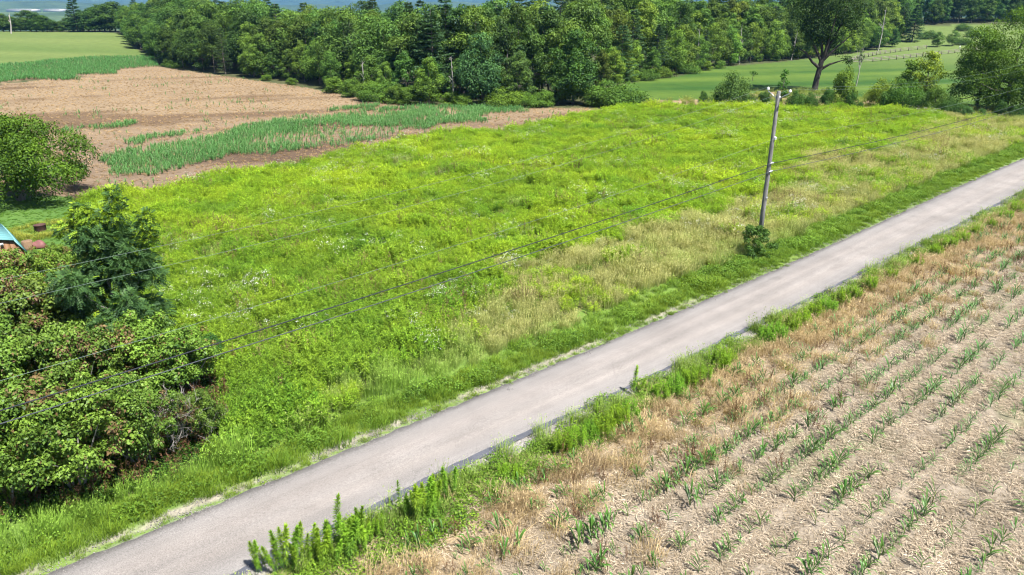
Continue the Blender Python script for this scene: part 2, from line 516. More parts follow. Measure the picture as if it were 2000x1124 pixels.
# hills at the horizon
def hill_range(name, dist, a0, a1, base, hmax, seed, label, n=260, depth=900):
    aa = np.radians(np.linspace(a0, a1, n)); rr = np.linspace(0, 1, 26)
    A, T = np.meshgrid(aa, rr)
    rad = dist + T * depth
    x = rad * np.sin(A); y = rad * np.cos(A)
    ridge = hmax * (0.55 + 0.45 * fbm(A * 9 + seed, A * 0 + seed, seed, 4))
    z = base + ridge * np.sin(np.pi / 2 * np.minimum(T * 1.25, 1)) ** 1.2 + 6 * fbm(x * 0.01, y * 0.01, seed + 4, 5) * sst(0, 0.1, T)
    ii = np.arange(n * 26).reshape(26, n)
    f = np.stack([ii[:-1, :-1], ii[:-1, 1:], ii[1:, 1:], ii[1:, :-1]], -1).reshape(-1, 4)[:, ::-1]
    nn = fbm(x * 0.006, y * 0.006, seed + 8)
    c = lerp((0.025, 0.05, 0.015), (0.075, 0.11, 0.035), nn)
    o = link(name, mesh(name, np.stack([x, y, z], -1).reshape(-1, 3), f, None, [M['far']], None, True, c.reshape(-1, 3)))
    tag(o, label, None, None, 'structure')
hill_range('hills', 4200, -60, 60, -40, 120, 5, 'blue hazy wooded hills along the horizon')
hill_range('mountain', 7200, -60, 60, -40, 330, 11, 'pale blue far ridge behind the nearer hills', depth=1600)

# ------------------------------------------------------------------ road
def road_material():
    m, nt, b = new_mat('chip_seal')
    uv = nd(nt, 'ShaderNodeUVMap', uv_map='UVMap').outputs[0]
    oc = objcoord(nt)
    sep = nd(nt, 'ShaderNodeSeparateXYZ'); nt.links.new(uv, sep.inputs[0])
    mp = nd(nt, 'ShaderNodeMapping'); mp.inputs['Scale'].default_value = (0.06, 5.0, 1); nt.links.new(uv, mp.inputs['Vector'])
    streak = noise(nt, 1.0, 4, 0.6, mp.outputs[0])
    patch = noise(nt, 0.5, 5, 0.6, oc)
    grit = noise(nt, 26, 4, 0.85, oc)
    c = ramp(nt, sep.outputs['Y'], [(0.0, (0.15, 0.142, 0.135)), (0.1, (0.186, 0.175, 0.167)), (0.24, (0.212, 0.195, 0.182)), (0.36, (0.23, 0.208, 0.192)), (0.5, (0.214, 0.196, 0.182)), (0.64, (0.232, 0.21, 0.193)), (0.78, (0.208, 0.193, 0.182)), (0.92, (0.186, 0.176, 0.169)), (1.0, (0.145, 0.14, 0.137))])
    c = mixc(nt, c, ramp(nt, streak, [(0.3, 0.80), (0.7, 1.10)]), 1.0, 'MULTIPLY')
    c = mixc(nt, c, ramp(nt, patch, [(0.3, 0.86), (0.7, 1.1)]), 1.0, 'MULTIPLY')
    c = mixc(nt, c, ramp(nt, grit, [(0.32, 0.6), (0.68, 1.36)]), 1.0, 'MULTIPLY')
    # a few worn dark marks
    mp2 = nd(nt, 'ShaderNodeMapping'); mp2.inputs['Scale'].default_value = (0.35, 3.2, 1); mp2.inputs['Location'].default_value = (3.1, 1.7, 0); nt.links.new(uv, mp2.inputs['Vector'])
    wear = noise(nt, 1.0, 3, 0.5, mp2.outputs[0])
    c = mixc(nt, c, ramp(nt, wear, [(0.62, 1.0), (0.74, 0.80)]), 1.0, 'MULTIPLY')
    # hairline cracks where the seal has aged
    vo = nd(nt, 'ShaderNodeTexVoronoi', feature='DISTANCE_TO_EDGE'); vo.inputs['Scale'].default_value = 0.55
    wob = nd(nt, 'ShaderNodeMix', data_type='VECTOR'); wob.inputs[0].default_value = 0.35
    nz = nd(nt, 'ShaderNodeTexNoise'); nz.inputs['Scale'].default_value = 1.6; nz.inputs['Detail'].default_value = 5; nt.links.new(oc, nz.inputs['Vector'])
    nt.links.new(oc, wob.inputs[4]); nt.links.new(nz.outputs['Color'], wob.inputs[5]); nt.links.new(wob.outputs[1], vo.inputs['Vector'])
    crk = ramp(nt, vo.outputs['Distance'], [(0.003, 0.9), (0.01, 1.0)])
    where = ramp(nt, noise(nt, 0.22, 3, 0.5, oc), [(0.48, 0.0), (0.6, 1.0)])
    c = mixc(nt, c, crk, where, 'MULTIPLY')
    nt.links.new(c, b.inputs['Base Color'])
    b.inputs['Roughness'].default_value = 0.9; b.inputs['Specular IOR Level'].default_value = 0.2
    bump(nt, b, grit, 0.5, 0.012)
    return m
M['road'] = road_material()
def strip(name, A, B, cross, z, mat, edge_drop=0.05, jit=0.0, seed=0):
    n = len(A); k = cross + 1
    s = np.concatenate([[0], np.cumsum(np.hypot(*np.diff(A, axis=0).T))])
    t = np.linspace(0, 1, k)
    V = A[:, None, :] * (1 - t)[None, :, None] + B[:, None, :] * t[None, :, None]
    w = unit(B - A)
    if jit:
        V[:, 0] += w * ((fbm(s * 1.7, s * 0, seed) - 0.5) * jit)[:, None] + w * ((vnoise(s * 7, s * 0, seed + 5) - 0.5) * jit * 0.6)[:, None]
        V[:, -1] += w * ((fbm(s * 1.7, s * 0 + 9, seed + 1) - 0.5) * jit)[:, None] + w * ((vnoise(s * 7, s * 0, seed + 6) - 0.5) * jit * 0.6)[:, None]
    zz = np.full((n, k), z) + (0.035 * np.sin(np.pi * t))[None, :] * (1 if edge_drop else 0)
    P = np.concatenate([V, zz[..., None]], -1)
    if edge_drop:
        L0 = P[:, :1].copy(); L0[..., 2] -= edge_drop; L0[..., :2] -= (w * 0.02)[:, None]
        L1 = P[:, -1:].copy(); L1[..., 2] -= edge_drop; L1[..., :2] += (w * 0.02)[:, None]
        P = np.concatenate([L0, P, L1], 1); t = np.concatenate([[0], t, [1]]); k += 2
    ii = np.arange(n * k).reshape(n, k)
    f = np.stack([ii[:-1, :-1], ii[1:, :-1], ii[1:, 1:], ii[:-1, 1:]], -1).reshape(-1, 4)[:, ::-1]
    me = mesh(name, P.reshape(-1, 3), f, None, [mat], None, True)
    uvl = me.uv_layers.new(name='UVMap')
    uvv = np.stack([np.repeat(s, k), np.tile(t, n)], 1)
    uvl.data.foreach_set('uv', uvv[f.ravel()].ravel().astype(np.float32))
    return link(name, me)
# both edges sampled on matching stations of the centre line
fe = resample(far_edge, 0.25)
dn_, ar_ = pl_dist(near_edge, fe[:, 0], fe[:, 1])
sN = np.concatenate([[0], np.cumsum(np.hypot(*np.diff(near_edge, axis=0).T))])
ne = np.stack([np.interp(ar_, sN, near_edge[:, 0]), np.interp(ar_, sN, near_edge[:, 1])], 1)
ne = smooth(ne, 8)
tag(strip('road', fe, ne, 10, 0.016, M['road'], 0.05, 0.17, 3), 'narrow pale grey chip seal country road crossing the picture', None, None, 'structure')
# fresh dark asphalt along the near edge
m, nt, b = new_mat('asphalt_tar')
g_ = noise(nt, 60, 3, 0.8, objcoord(nt)); g2 = noise(nt, 2.5, 4, 0.6, objcoord(nt))
c_ = mixc(nt, ramp(nt, g_, [(0.3, (0.035, 0.038, 0.048)), (0.72, (0.10, 0.105, 0.125))]), ramp(nt, g2, [(0.3, 0.8), (0.7, 1.3)]), 1.0, 'MULTIPLY')
nt.links.new(c_, b.inputs['Base Color']); b.inputs['Roughness'].default_value = 0.85; bump(nt, b, g_, 0.5, 0.012)
M['tar'] = m
pxs = np.array([project(p[0], p[1], 0)[0] if p[1] > 3 else -500 for p in ne])
wtar = np.interp(pxs, [300, 470, 600, 700, 800, 900, 1000, 1070, 1110, 1200, 1290, 1400, 1500, 1560, 1700, 1800, 2000], [.2, .16, .14, .16, .2, .24, .22, .15, .1, .06, .06, .18, .18, .1, .07, .1, .14])
ss_ = np.arange(len(ne)) * 0.25
wtar = wtar * (0.75 + 0.5 * fbm(ss_ * 0.5, ss_ * 0, 31)) + 0.03
wd = unit(fe - ne)
keep = (pxs > -100) & (pxs < 2300)
A_ = (ne - wd * 0.03)[keep]; B_ = (ne + wd * (wtar)[:, None])[keep]
tag(strip('asphalt_patch', B_, A_, 2, 0.034, M['tar'], 0, 0.10, 8), 'dark asphalt strip along the near road edge', None, None, 'structure')

# ------------------------------------------------------------------ plant prototypes
tau = 2 * math.pi
def rnd_dirs(n, up=0.0):
    d = rng.normal(size=(n, 3)); d[:, 2] += up
    return unit(d)
def perp(N):
    a = rng.normal(size=N.shape); a -= N * np.sum(a * N, 1, keepdims=True)
    return unit(a)

def goldenrod(mb, x, y, h, nl, ll=0.11, m=0, lean=None):
    a = rng.uniform(0, tau); q = rng.uniform(0, 0.12) * h if lean is None else lean
    top = np.array([x + q * math.cos(a), y + q * math.sin(a), h])
    b0 = np.array([x, y, 0.0])
    mb.tube([b0, (b0 + top) / 2 + rng.normal(0, 0.01, 3), top], [0.007, 0.006, 0.003], 3, 0.25, m, False)
    t = np.sort(rng.uniform(0.12, 1.0, nl) ** 0.8)
    ang = np.arange(nl) * 2.4 + rng.uniform(0, 6)
    P = b0 + (top - b0) * t[:, None]
    el = np.interp(t, [0, 0.5, 0.85, 1], [-0.5, -0.05, 0.5, 1.2]) + rng.normal(0, 0.2, nl)
    D = np.stack([np.cos(ang) * np.cos(el), np.sin(ang) * np.cos(el), np.sin(el)], 1)
    up = np.tile([0, 0, 1.0], (nl, 1)); N = unit(up - D * np.sum(up * D, 1, keepdims=True) + rng.normal(0, 0.15, (nl, 3)))
    L = ll * np.interp(t, [0, 0.3, 0.75, 0.95, 1], [0.6, 0.85, 1.15, 1.0, 0.8]) * rng.uniform(0.8, 1.2, nl)
    mb.leaves(P, D, N, L, L * 0.26, np.clip(t * 0.8 + rng.uniform(-0.15, 0.25, nl), 0, 1), m, 0.15)

def clump_goldenrod(name, mat, ns=14, rad=0.42, h=(0.6, 1.0), nl=22, ll=0.12):
    mb = MB()
    for _ in range(ns):
        r = rad * math.sqrt(rng.random()); a = rng.uniform(0, tau)
        goldenrod(mb, r * math.cos(a), r * math.sin(a), rng.uniform(*h) * (1 - 0.25 * r / rad), nl, ll)
    return mb.build(name, [mat])

def tuft(name, mat, nb=60, rad=0.3, h=(0.4, 0.8), w=0.012, bend=0.5, seeds=0.0):
    mb = MB()
    for _ in range(nb):
        r = rad * math.sqrt(rng.random()); a = rng.uniform(0, tau); x, y = r * math.cos(a), r * math.sin(a)
        hh = rng.uniform(*h); b = a + rng.normal(0, 1.0); q = hh * bend * rng.uniform(0.2, 1.2)
        d = np.array([math.cos(b), math.sin(b), 0])
        p0 = np.array([x, y, 0.0]); p1 = p0 + d * q * 0.3 + [0, 0, hh * 0.6]; p2 = p0 + d * q + [0, 0, hh * (1 - 0.25 * min(q / hh, 1))]
        s = np.array([-math.sin(b + 0.6), math.cos(b + 0.6), 0])
        lv = rng.random()
        mb.ribbon([p0, p1, p2], [w, w * 0.9, w * 0.15], s, [0.1 + lv * 0.4, 0.2 + lv * 0.6, 0.3 + lv * 0.7] * 2)
        if rng.random() < seeds:
            P = p2 + rng.normal(0, 0.02, (4, 3)); D = unit(rng.normal(0, 0.5, (4, 3)) + [0, 0, 1.0])
            mb.leaves(P, D, perp(D), 0.07, 0.022, np.full(4, 1.0))
    return mb.build(name, [mat])

def lowleaf(name, mat, n=90, rad=0.4, h=0.28, ll=0.08):
    mb = MB()
    r = rad * np.sqrt(rng.random(n)); a = rng.uniform(0, tau, n)
    P = np.stack([r * np.cos(a), r * np.sin(a), h * (1 - 0.6 * (r / rad) ** 2) * rng.uniform(0.35, 1.0, n)], 1)
    D = unit(np.stack([np.cos(a + rng.normal(0, .8, n)), np.sin(a + rng.normal(0, .8, n)), rng.normal(0.1, .4, n)], 1))
    N = unit(np.array([0, 0, 1.0]) + rng.normal(0, .4, (n, 3)))
    N = unit(N - D * np.sum(N * D, 1, keepdims=True))
    mb.leaves(P, D, N, ll * rng.uniform(.7, 1.3, n), ll * 0.55, np.clip(P[:, 2] / h * 0.7 + rng.uniform(-.1, .3, n), 0, 1), 0, 0.1)
    return mb.build(name, [mat])

def flowers(name, mat_leaf, mat_fl, ns=14, rad=0.45, h=(0.55, 0.95), fs=0.045):
    mb = MB()
    for _ in range(ns):
        r = rad * math.sqrt(rng.random()); a = rng.uniform(0, tau); hh = rng.uniform(*h)
        x, y = r * math.cos(a), r * math.sin(a)
        mb.tube([(x, y, 0), (x + .03, y, hh)], [0.006, 0.004], 3, 0.2, 0, False)
        n = 8
        P = np.stack([x + rng.normal(0, .03, n), y + rng.normal(0, .03, n), hh * rng.uniform(.1, .9, n)], 1)
        D = rnd_dirs(n, 0.4); mb.leaves(P, D, perp(D), 0.08, 0.02, None, 0)
        k = 7
        P = np.stack([x + rng.normal(0, .07, k), y + rng.normal(0, .07, k), hh + rng.uniform(-.05, .08, k)], 1)
        N = unit(np.array([0, -0.15, 1.0]) + rng.normal(0, .25, (k, 3))); D = perp(N)
        mb.leaves(P - D * fs / 2, D, N, fs, fs, None, 1, 0, 0.5)
    return mb.build(name, [mat_leaf, mat_fl])

def deadweed(name, mat, ns=7, rad=0.16, h=(0.35, 0.75)):
    mb = MB()
    for _ in range(ns):
        r = rad * math.sqrt(rng.random()); a = rng.uniform(0, tau); hh = rng.uniform(*h); b = rng.uniform(0, tau); q = hh * rng.uniform(.05, .35)
        p0 = np.array([r * math.cos(a), r * math.sin(a), 0]); p1 = p0 + [q * math.cos(b), q * math.sin(b), hh]
        mb.tube([p0, (p0 + p1) / 2 + rng.normal(0, .015, 3), p1], [0.007, 0.005, 0.003], 3, 0.2, 0, False)
        n = 16
        t = rng.uniform(.3, 1, n); P = p0 + (p1 - p0) * t[:, None]; D = rnd_dirs(n, 0.5)
        mb.leaves(P, D, perp(D), 0.07, 0.016)
    return mb.build(name, [mat])

def straw(name, mat, n=45, rad=0.45):
    mb = MB()
    for _ in range(n):
        r = rad * math.sqrt(rng.random()); a = rng.uniform(0, tau); c = np.array([r * math.cos(a), r * math.sin(a), rng.uniform(.006, .035)])
        b = rng.uniform(0, tau); L = rng.uniform(.05, .2); w = rng.uniform(.006, .022)
        d = np.array([math.cos(b), math.sin(b), rng.normal(0, .12)]) * L / 2
        s = np.array([-math.sin(b), math.cos(b), rng.normal(0, .3)])
        mb.ribbon([c - d, c + rng.normal(0, .006, 3), c + d], [w, w * 1.1, w * .7], s, rng.random())
    return mb.build(name, [mat])

def corn_leaf(hang, L, w, reach, rise):
    mb = MB(); k = 7
    t = np.linspace(0, 1, k)
    x = reach * (t ** 0.85); z = rise * np.sin(np.minimum(t * 1.15, 1.25) * math.pi * hang)
    wd = w * np.interp(t, [0, .15, .5, .8, 1], [.55, .9, 1.0, .6, .06])
    c = np.stack([x, 0 * x, z], 1)
    V = np.concatenate([c + np.stack([0 * x, -wd / 2, wd * .22], 1), c, c + np.stack([0 * x, wd / 2, wd * .22], 1)])
    F = [(i, i + 1, k + i + 1, k + i) for i in range(k - 1)] + [(k + i, k + i + 1, 2 * k + i + 1, 2 * k + i) for i in range(k - 1)]
    mb.add(V, F, np.concatenate([t * .6 + .2, t * .6 + .4, t * .6 + .2]))
    return mb

# ------------------------------------------------------------------ trees and shrubs
def crown_mesh(mb, lobes, n_total, leaf, m=0, up=0.35, shell=0.75, elong=1.9, zsq=0.8, dryf=None, m_dry=1):
    rad = np.array([l[3] for l in lobes]); w = rad ** 2; w = w / w.sum()
    for (cx, cy_, cz, r), ww in zip(lobes, w):
        n = max(int(n_total * ww), 6)
        d = rnd_dirs(n, up)
        rr = r * (shell + (1.12 - shell) * rng.random(n))
        rr *= 1 + 0.22 * np.sin(d[:, 0] * 7 + cx * 3) * np.cos(d[:, 1] * 6 + cz * 2)
        P = np.array([cx, cy_, cz]) + d * rr[:, None] * [1, 1, zsq]
        N = unit(d * 0.9 + np.array([0, 0, 0.45]) + rng.normal(0, 0.55, (n, 3)))
        D = perp(N)
        D = unit(D + np.array([0, 0, -0.25]))
        N = unit(N - D * np.sum(N * D, 1, keepdims=True))
        L = leaf * rng.uniform(0.65, 1.35, n)
        lobe_t = rng.uniform(-0.2, 0.2)
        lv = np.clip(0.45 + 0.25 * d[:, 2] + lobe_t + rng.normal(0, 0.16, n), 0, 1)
        if dryf is not None:
            dm = rng.random(n) < dryf(cx, cy_, cz)
            if (~dm).any(): mb.leaves(P[~dm], D[~dm], N[~dm], L[~dm], L[~dm] / elong, lv[~dm], m, 0.12, 0.45)
            if dm.any(): mb.leaves(P[dm], D[dm], N[dm], L[dm], L[dm] / elong, lv[dm], m_dry, 0.2, 0.45)
        else:
            mb.leaves(P, D, N, L, L / elong, lv, m, 0.12, 0.45)

def make_lobes(n, H, z0, wid, seed, prof, rlo=0.12, rhi=0.2, fill=0.35):
    g = np.random.default_rng(seed)
    out = []
    tries = 0
    while len(out) < n and tries < 6000:
        tries += 1
        t = g.random(); a = g.uniform(0, tau)
        R_ = np.interp(t, [p[0] for p in prof], [p[1] for p in prof]) * wid
        q = (fill + (1 - fill) * math.sqrt(g.random())) if g.random() < 0.8 else g.random() * 0.6
        lr = g.uniform(rlo, rhi) * wid * 2
        c = (R_ * q * math.cos(a), R_ * q * math.sin(a), z0 + (H - z0) * t)
        if any((c[0] - o[0]) ** 2 + (c[1] - o[1]) ** 2 + (c[2] - o[2]) ** 2 < (0.62 * lr) ** 2 for o in out): continue
        out.append((*c, lr))
    return out

def trunk_mesh(name, mat, H, r0, lobes, nl=7, fork=0.35, sides=6, thin=0.35):
    mb = MB()
    bend = rng.normal(0, 0.02 * H, (4, 3)); bend[:, 2] = 0; bend[0] = 0
    zs = np.array([-0.1, 0.3, 0.6, 0.85]) * H; zs[0] = -0.15
    pts = np.stack([bend[:, 0], bend[:, 1], zs], 1)
    mb.tube(pts, [r0 * 1.25, r0 * 0.85, r0 * 0.55, r0 * 0.15], sides, 0.5, 0, False)
    cand = sorted(lobes, key=lambda l: -l[3] * (1 + abs(l[0]) + abs(l[1])))[:nl]
    for l in cand:
        s = max(fork * H, min(l[2] * 0.6, 0.7 * H))
        p0 = np.array([np.interp(s, zs, pts[:, 0]), np.interp(s, zs, pts[:, 1]), s])
        p2 = np.array(l[:3]); p1 = p0 * 0.5 + p2 * 0.5 + [0, 0, -0.03 * H]
        mb.tube([p0, p1, p2], [r0 * 0.42, r0 * thin * 0.7, r0 * 0.08], 5, 0.5, 0, False)
    return mb.build(name, [mat], True)

M['bark'] = bark('bark_brown', (0.06, 0.05, 0.042), (0.19, 0.165, 0.14))
M['bark_dark'] = bark('bark_dark', (0.02, 0.017, 0.015), (0.06, 0.05, 0.042))
M['bark_pale'] = bark('bark_pale', (0.16, 0.15, 0.135), (0.38, 0.36, 0.33), 3)
M['bark_grey'] = bark('bark_grey', (0.16, 0.15, 0.14), (0.36, 0.34, 0.32), 5)
M['leaf'] = foliage('leaf_broad', (0.020, 0.055, 0.013), (0.105, 0.205, 0.032), transl=.28)
M['needle'] = foliage('needle', (0.018, 0.05, 0.022), (0.075, 0.15, 0.055), transl=0.2)
ROUND = [(0, .55), (.2, .9), (.5, 1.0), (.8, .72), (1, .2)]
OVAL = [(0, .5), (.3, .9), (.6, .85), (.85, .5), (1, .12)]
EDGE = [(0, .8), (.25, 1.0), (.55, .9), (.85, .55), (1, .15)]
VASE = [(0, .3), (.35, .75), (.7, 1.0), (.9, .75), (1, .3)]

decid = []
for k, (prof, H, z0, w, nl) in enumerate([(ROUND, 14, 3.0, 4.2, 46), (OVAL, 15, 3.5, 3.4, 44), (EDGE, 12, 1.0, 3.8, 48), (VASE, 15, 4.5, 4.2, 44), (EDGE, 14, 0.8, 3.4, 50), (OVAL, 16, 6.0, 3.2, 38), (ROUND, 13, 1.8, 4.4, 52)]):
    lb = make_lobes(nl, H - 0.9, z0 + 0.6, w, 100 + k, prof, 0.11, 0.18)
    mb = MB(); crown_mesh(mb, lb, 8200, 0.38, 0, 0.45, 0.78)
    decid.append((H, mb.build('crown', [M['leaf']]), trunk_mesh('trunk', M['bark'], H, 0.17, lb), None))

def conifer(H, z0, w, seed, cards=5200, leaf=0.5, irregular=0.25):
    g = np.random.default_rng(seed); mb = MB(); tr = MB()
    tr.tube([(0, 0, -.15), (0.05, 0, H * .5), (0, 0, H)], [0.24, 0.15, 0.02], 6, .5, 0, False)
    nw = int((H - z0) / 0.62)
    per = cards // (nw * 6)
    for i in range(nw):
        t = i / nw; z = z0 + (H - z0) * t
        Lb = w * np.interp(t, [0, .15, .5, .85, 1], [.8, 1, .72, .35, .08])
        for k in range(6):
            a = g.uniform(0, tau); L = Lb * g.uniform(1 - irregular, 1 + irregular)
            d = np.array([math.cos(a), math.sin(a), g.uniform(-.12, .22)])
            tip = np.array([0, 0, z]) + d * L
            tr.tube([(0, 0, z), tip], [0.03, 0.008], 3, .5, 0, False)
            s = rng.uniform(.15, 1, per) ** 0.7
            side = np.array([-math.sin(a), math.cos(a), 0])
            spread = (0.26 * L * (1.15 - s) + 0.12)
            P = np.array([0, 0, z]) + d * L * s[:, None] + side * (rng.normal(0, 1, per) * spread)[:, None] + [0, 0, 1] * (rng.normal(0.05, .09, per))[:, None]
            D = unit(d + side * rng.normal(0, .7, per)[:, None] + np.array([0, 0, 1]) * rng.normal(0.15, .3, per)[:, None])
            N = unit(np.array([0, 0, 1.0]) + rng.normal(0, .4, (per, 3))); N = unit(N - D * np.sum(N * D, 1, keepdims=True))
            mb.leaves(P, D, N, leaf * rng.uniform(.6, 1.2, per), leaf * .34, np.clip(.3 + .5 * s + rng.normal(0, .15, per), 0, 1), 0, .05)
    return (H, mb.build('crown', [M['needle']]), tr.build('trunk', [M['bark']], True), None)
pines = [conifer(16, 2.0, 3.6, 1), conifer(14, 1.0, 3.4, 2, irregular=.4), conifer(15, 3.5, 3.0, 3, irregular=.45)]
spruces = [conifer(16, 0.6, 3.4, 9, 7400, .6, .2)]

def add_tree(kind, name, p, h, label, group=None, tint=(1, 1, 1), width=1.0, cat='tree', rz=None):
    H, cm, tm, _ = kind
    s = h / H
    rz = random.uniform(0, tau) if rz is None else rz
    root = empty(name, tuple(p), rz); root.scale = (s * width, s * width, s)
    tag(root, label, cat, group)
    link('trunk', tm, root)
    link('crown', cm, root, color=tint)
    return root
def rt(base=(1, 1, 1), v=0.16, warm=0.0):
    k = 1 + random.uniform(-v, v); w = random.uniform(-0.12, 0.16) + warm
    return (base[0] * k * (1 + w), base[1] * k, base[2] * k * (1 - w))

# ------------------------------------------------------------------ the woods
FIELD_LINE = Gp([(238, 66), (265, 98), (315, 130), (400, 141), (500, 155), (600, 167), (680, 187), (760, 201), (860, 206), (1000, 208), (1175, 206)])
PASTURE_LINE = Gp([(1185, 172), (1240, 159), (1320, 147), (1390, 136), (1450, 124), (1540, 119), (1640, 108), (1700, 98), (1765, 78)])
wood_group = {'f': 'trees of the wood behind the crop field', 'p': 'trees of the wood behind the pasture', 'r': 'trees of the wood on the rise behind the paddock'}
SEG = {'f': [(420, 'near the grass hill corner'), (640, 'along the upper brown field'), (820, 'above the shrubby bank'), (920, 'around the forked dead tree'), (1060, 'around the willow-like tree'), (9999, 'by the dark corner tree')],
       'p': [(1280, 'by the layered pine'), (1400, 'around the yellow tree'), (1540, 'left of the big pasture tree'), (1680, 'behind the big pasture tree'), (9999, 'behind the paddock corner')],
       'r': [(1830, 'just right of the broad conifer'), (1920, 'above the far pasture'), (9999, 'at the right frame edge')]}
def wood_label(which, px, off, tint, pine):
    seg = [t for lim, t in SEG[which] if px < lim][0]
    row = 'front of the wood' if off < 5 else 'second row of the wood' if off < 9 else 'third row of the wood' if off < 15 else 'back of the wood'
    lum = tint[0] * .4 + tint[1] * .6
    c = 'deep' if lum < .88 else 'light' if lum > 1.12 else 'mid'
    if which == 'r': row = row.replace('wood', 'far wood')
    return '%s green %s tree, %s, %s' % (c, 'pine' if pine else 'broadleaf', row, seg)
def wood_row(line, off, step, hlo, hhi, which, kinds, pine=0.12, start=0.0, end=1.0, base_tint=(1, 1, 1), jit=1.6, dens=1.0, vig=None):
    L = resample(line, 0.5)
    n = len(L); s = start * n * 0.5
    while s < end * n * 0.5 - 1:
        i = min(int(s * 2), n - 1)
        j0, j1 = max(i - 8, 0), min(i + 8, n - 1)
        d = unit(L[j1] - L[j0]); nrm = np.array([-d[1], d[0]])
        p = L[i] + nrm * (off + random.uniform(-jit, jit)) + d * random.uniform(-1, 1)
        s += step * random.uniform(0.75, 1.3)
        if random.random() > dens: continue
        if inside(PASTURE, p[0], p[1]) or inside(CROP, p[0], p[1]) or inside(HILL_PASTURE, p[0], p[1]): continue
        z = float(height(p[0], p[1]))
        h = random.uniform(hlo, hhi)
        px, _ = project(p[0], p[1], 0)
        if px < -120 or px > 2120 or np.hypot(*p) > 620: continue
        if vig: h = vig(px, h, p, z)
        if random.random() < pine:
            t_ = rt((1, 1, 1), .2)
            add_tree(random.choice(pines), 'pine_tree', (p[0], p[1], z), h * 1.03, wood_label(which, px, off, t_, True), wood_group[which], t_, random.uniform(.85, 1.15))
        else:
            warm = random.choice([0, 0, 0, .1, .22]) if which == 'p' else random.choice([-.06, 0, .05, .14])
            t_ = rt(base_tint, .42, warm)
            add_tree(decid[random.choice(kinds)], 'broadleaf_tree', (p[0], p[1], z), h, wood_label(which, px, off, t_, False), wood_group[which], t_, random.uniform(.85, 1.2))
def skyline(px, h, p, z):
    top = np.interp(px, [-300, 236, 300, 400, 500, 600, 660, 720, 800, 900, 1000, 1100, 1250], [8, 2, -8, -2, 5, 12, 22, 6, 0, 4, 10, 4, 2]) + random.uniform(-9, 13)
    t_ = max(6.0, float(top_h(np.array([p[0], p[1], z]), top)))
    return min(h, t_) if h < 14 else t_
wood_row(FIELD_LINE, 2.2, 5.2, 7.5, 11, 'f', [0, 6, 3, 4], 0.05, 0.0, 0.62, (.9, .95, .9))
wood_row(FIELD_LINE, 3.0, 4.6, 5.5, 9.5, 'f', [2, 4, 6], 0.08, 0.62, 1.0, (1.1, 1.1, 1.0))
wood_row(FIELD_LINE, 7.0, 5.2, 11, 14, 'f', [0, 1, 4, 6], 0.14, 0, 1.0, vig=skyline)
wood_row(FIELD_LINE, 12.5, 6.0, 13, 17, 'f', [0, 1, 3, 6], 0.2, 0, 1.0, vig=skyline)
wood_row(FIELD_LINE, 19, 6.5, 13, 18, 'f', [0, 1, 3, 5], 0.25, 0, 1.0, vig=skyline)
wood_row(FIELD_LINE, 30, 8.0, 14, 18, 'f', [1, 3, 5], 0.3, 0.05, 1.0, vig=skyline)
wood_row(PASTURE_LINE, 1.5, 5.0, 6, 11, 'p', [2, 4, 6], 0.1, 0, 1.0, (1.45, 1.3, 1.0))
wood_row(PASTURE_LINE, 6.5, 5.5, 13, 16.5, 'p', [5, 1, 3, 4], 0.12, 0, 1.0, (1.35, 1.25, 1.0))
wood_row(PASTURE_LINE, 13, 6.0, 15, 18.5, 'p', [5, 1, 3, 0], 0.15, 0, 1.0, (1.25, 1.2, 1.0))
wood_row(PASTURE_LINE, 22, 7.0, 16, 19, 'p', [0, 1, 3], 0.2, 0, 1.0)
# the row of trees beyond the crest of the grass hill
k = 0
for px in (-190, -150, -110, -80, -50, -25, -6, 8, 20, 30, 41, 52, 62, 72, 84, 93, 102, 112, 122, 134, 144, 164, 174, 186, 196, 206, 216, 226):
    p = G(px, 64); d = unit(p[:2]); q = p[:2] + d * random.uniform(8, 26); z = float(height(*q))
    top = np.interp(px, [-200, 0, 40, 66, 90, 118, 128, 175, 203, 222], [30, 28, 36, 20, 33, 42, 40, 16, 12, 4]) + random.uniform(-3, 3)
    add_tree(decid[random.choice([2, 4])], 'broadleaf_tree', (q[0], q[1], z), top_h(np.array([q[0], q[1], z]), top), 'broadleaf tree in the row beyond the crest of the grass hill',
             'trees beyond the grass hill', rt((.7, .75, .7), .15), random.uniform(1.7, 2.3))
p = G(152, 64); d = unit(p[:2]); q = p[:2] + d * 7; z = float(height(*q))
add_tree(spruces[0], 'spruce_tree', (q[0], q[1], z), top_h(np.array([q[0], q[1], z]), -9), 'tall lone spruce standing on the crest of the grass hill', None, (.9, 1.0, .75), 1.25)
def at(px, py, top): 
    p = G(px, py); return p, float(top_h(p, top))
def single(kind, name, px, py, top, label, tint=(1, 1, 1), width=1.0, group=None):
    p, h = at(px, py, top); return add_tree(kind, name, p, h, label, group, tint, width)
single(decid[2], 'broadleaf_tree', 1118, 204, 58, 'dark green bushy tree at the front corner of the wood', (.72, .82, .8), 1.05)
single(decid[6], 'broadleaf_tree', 940, 206, 66, 'grey-green willow-like tree at the front of the wood', (.85, 1.0, 1.75), .95)
single(decid[2], 'broadleaf_tree', 838, 205, 112, 'lime green young tree at the wood edge beside the green corn', (1.5, 1.35, .9), 1.0)
single(decid[4], 'broadleaf_tree', 1010, 207, 92, 'olive tinted tree beside the dark tree at the wood corner', (1.1, 1.0, 1.1), 1.0)
single(pines[1], 'pine_tree', 1212, 162, 48, 'layered white pine where the wood meets the pasture', (1.15, 1.2, 1.1), 1.15)
single(spruces[0], 'spruce_tree', 1030, 120, 2, 'dark narrow spruce rising out of the wood', (.5, .62, .7), .6)
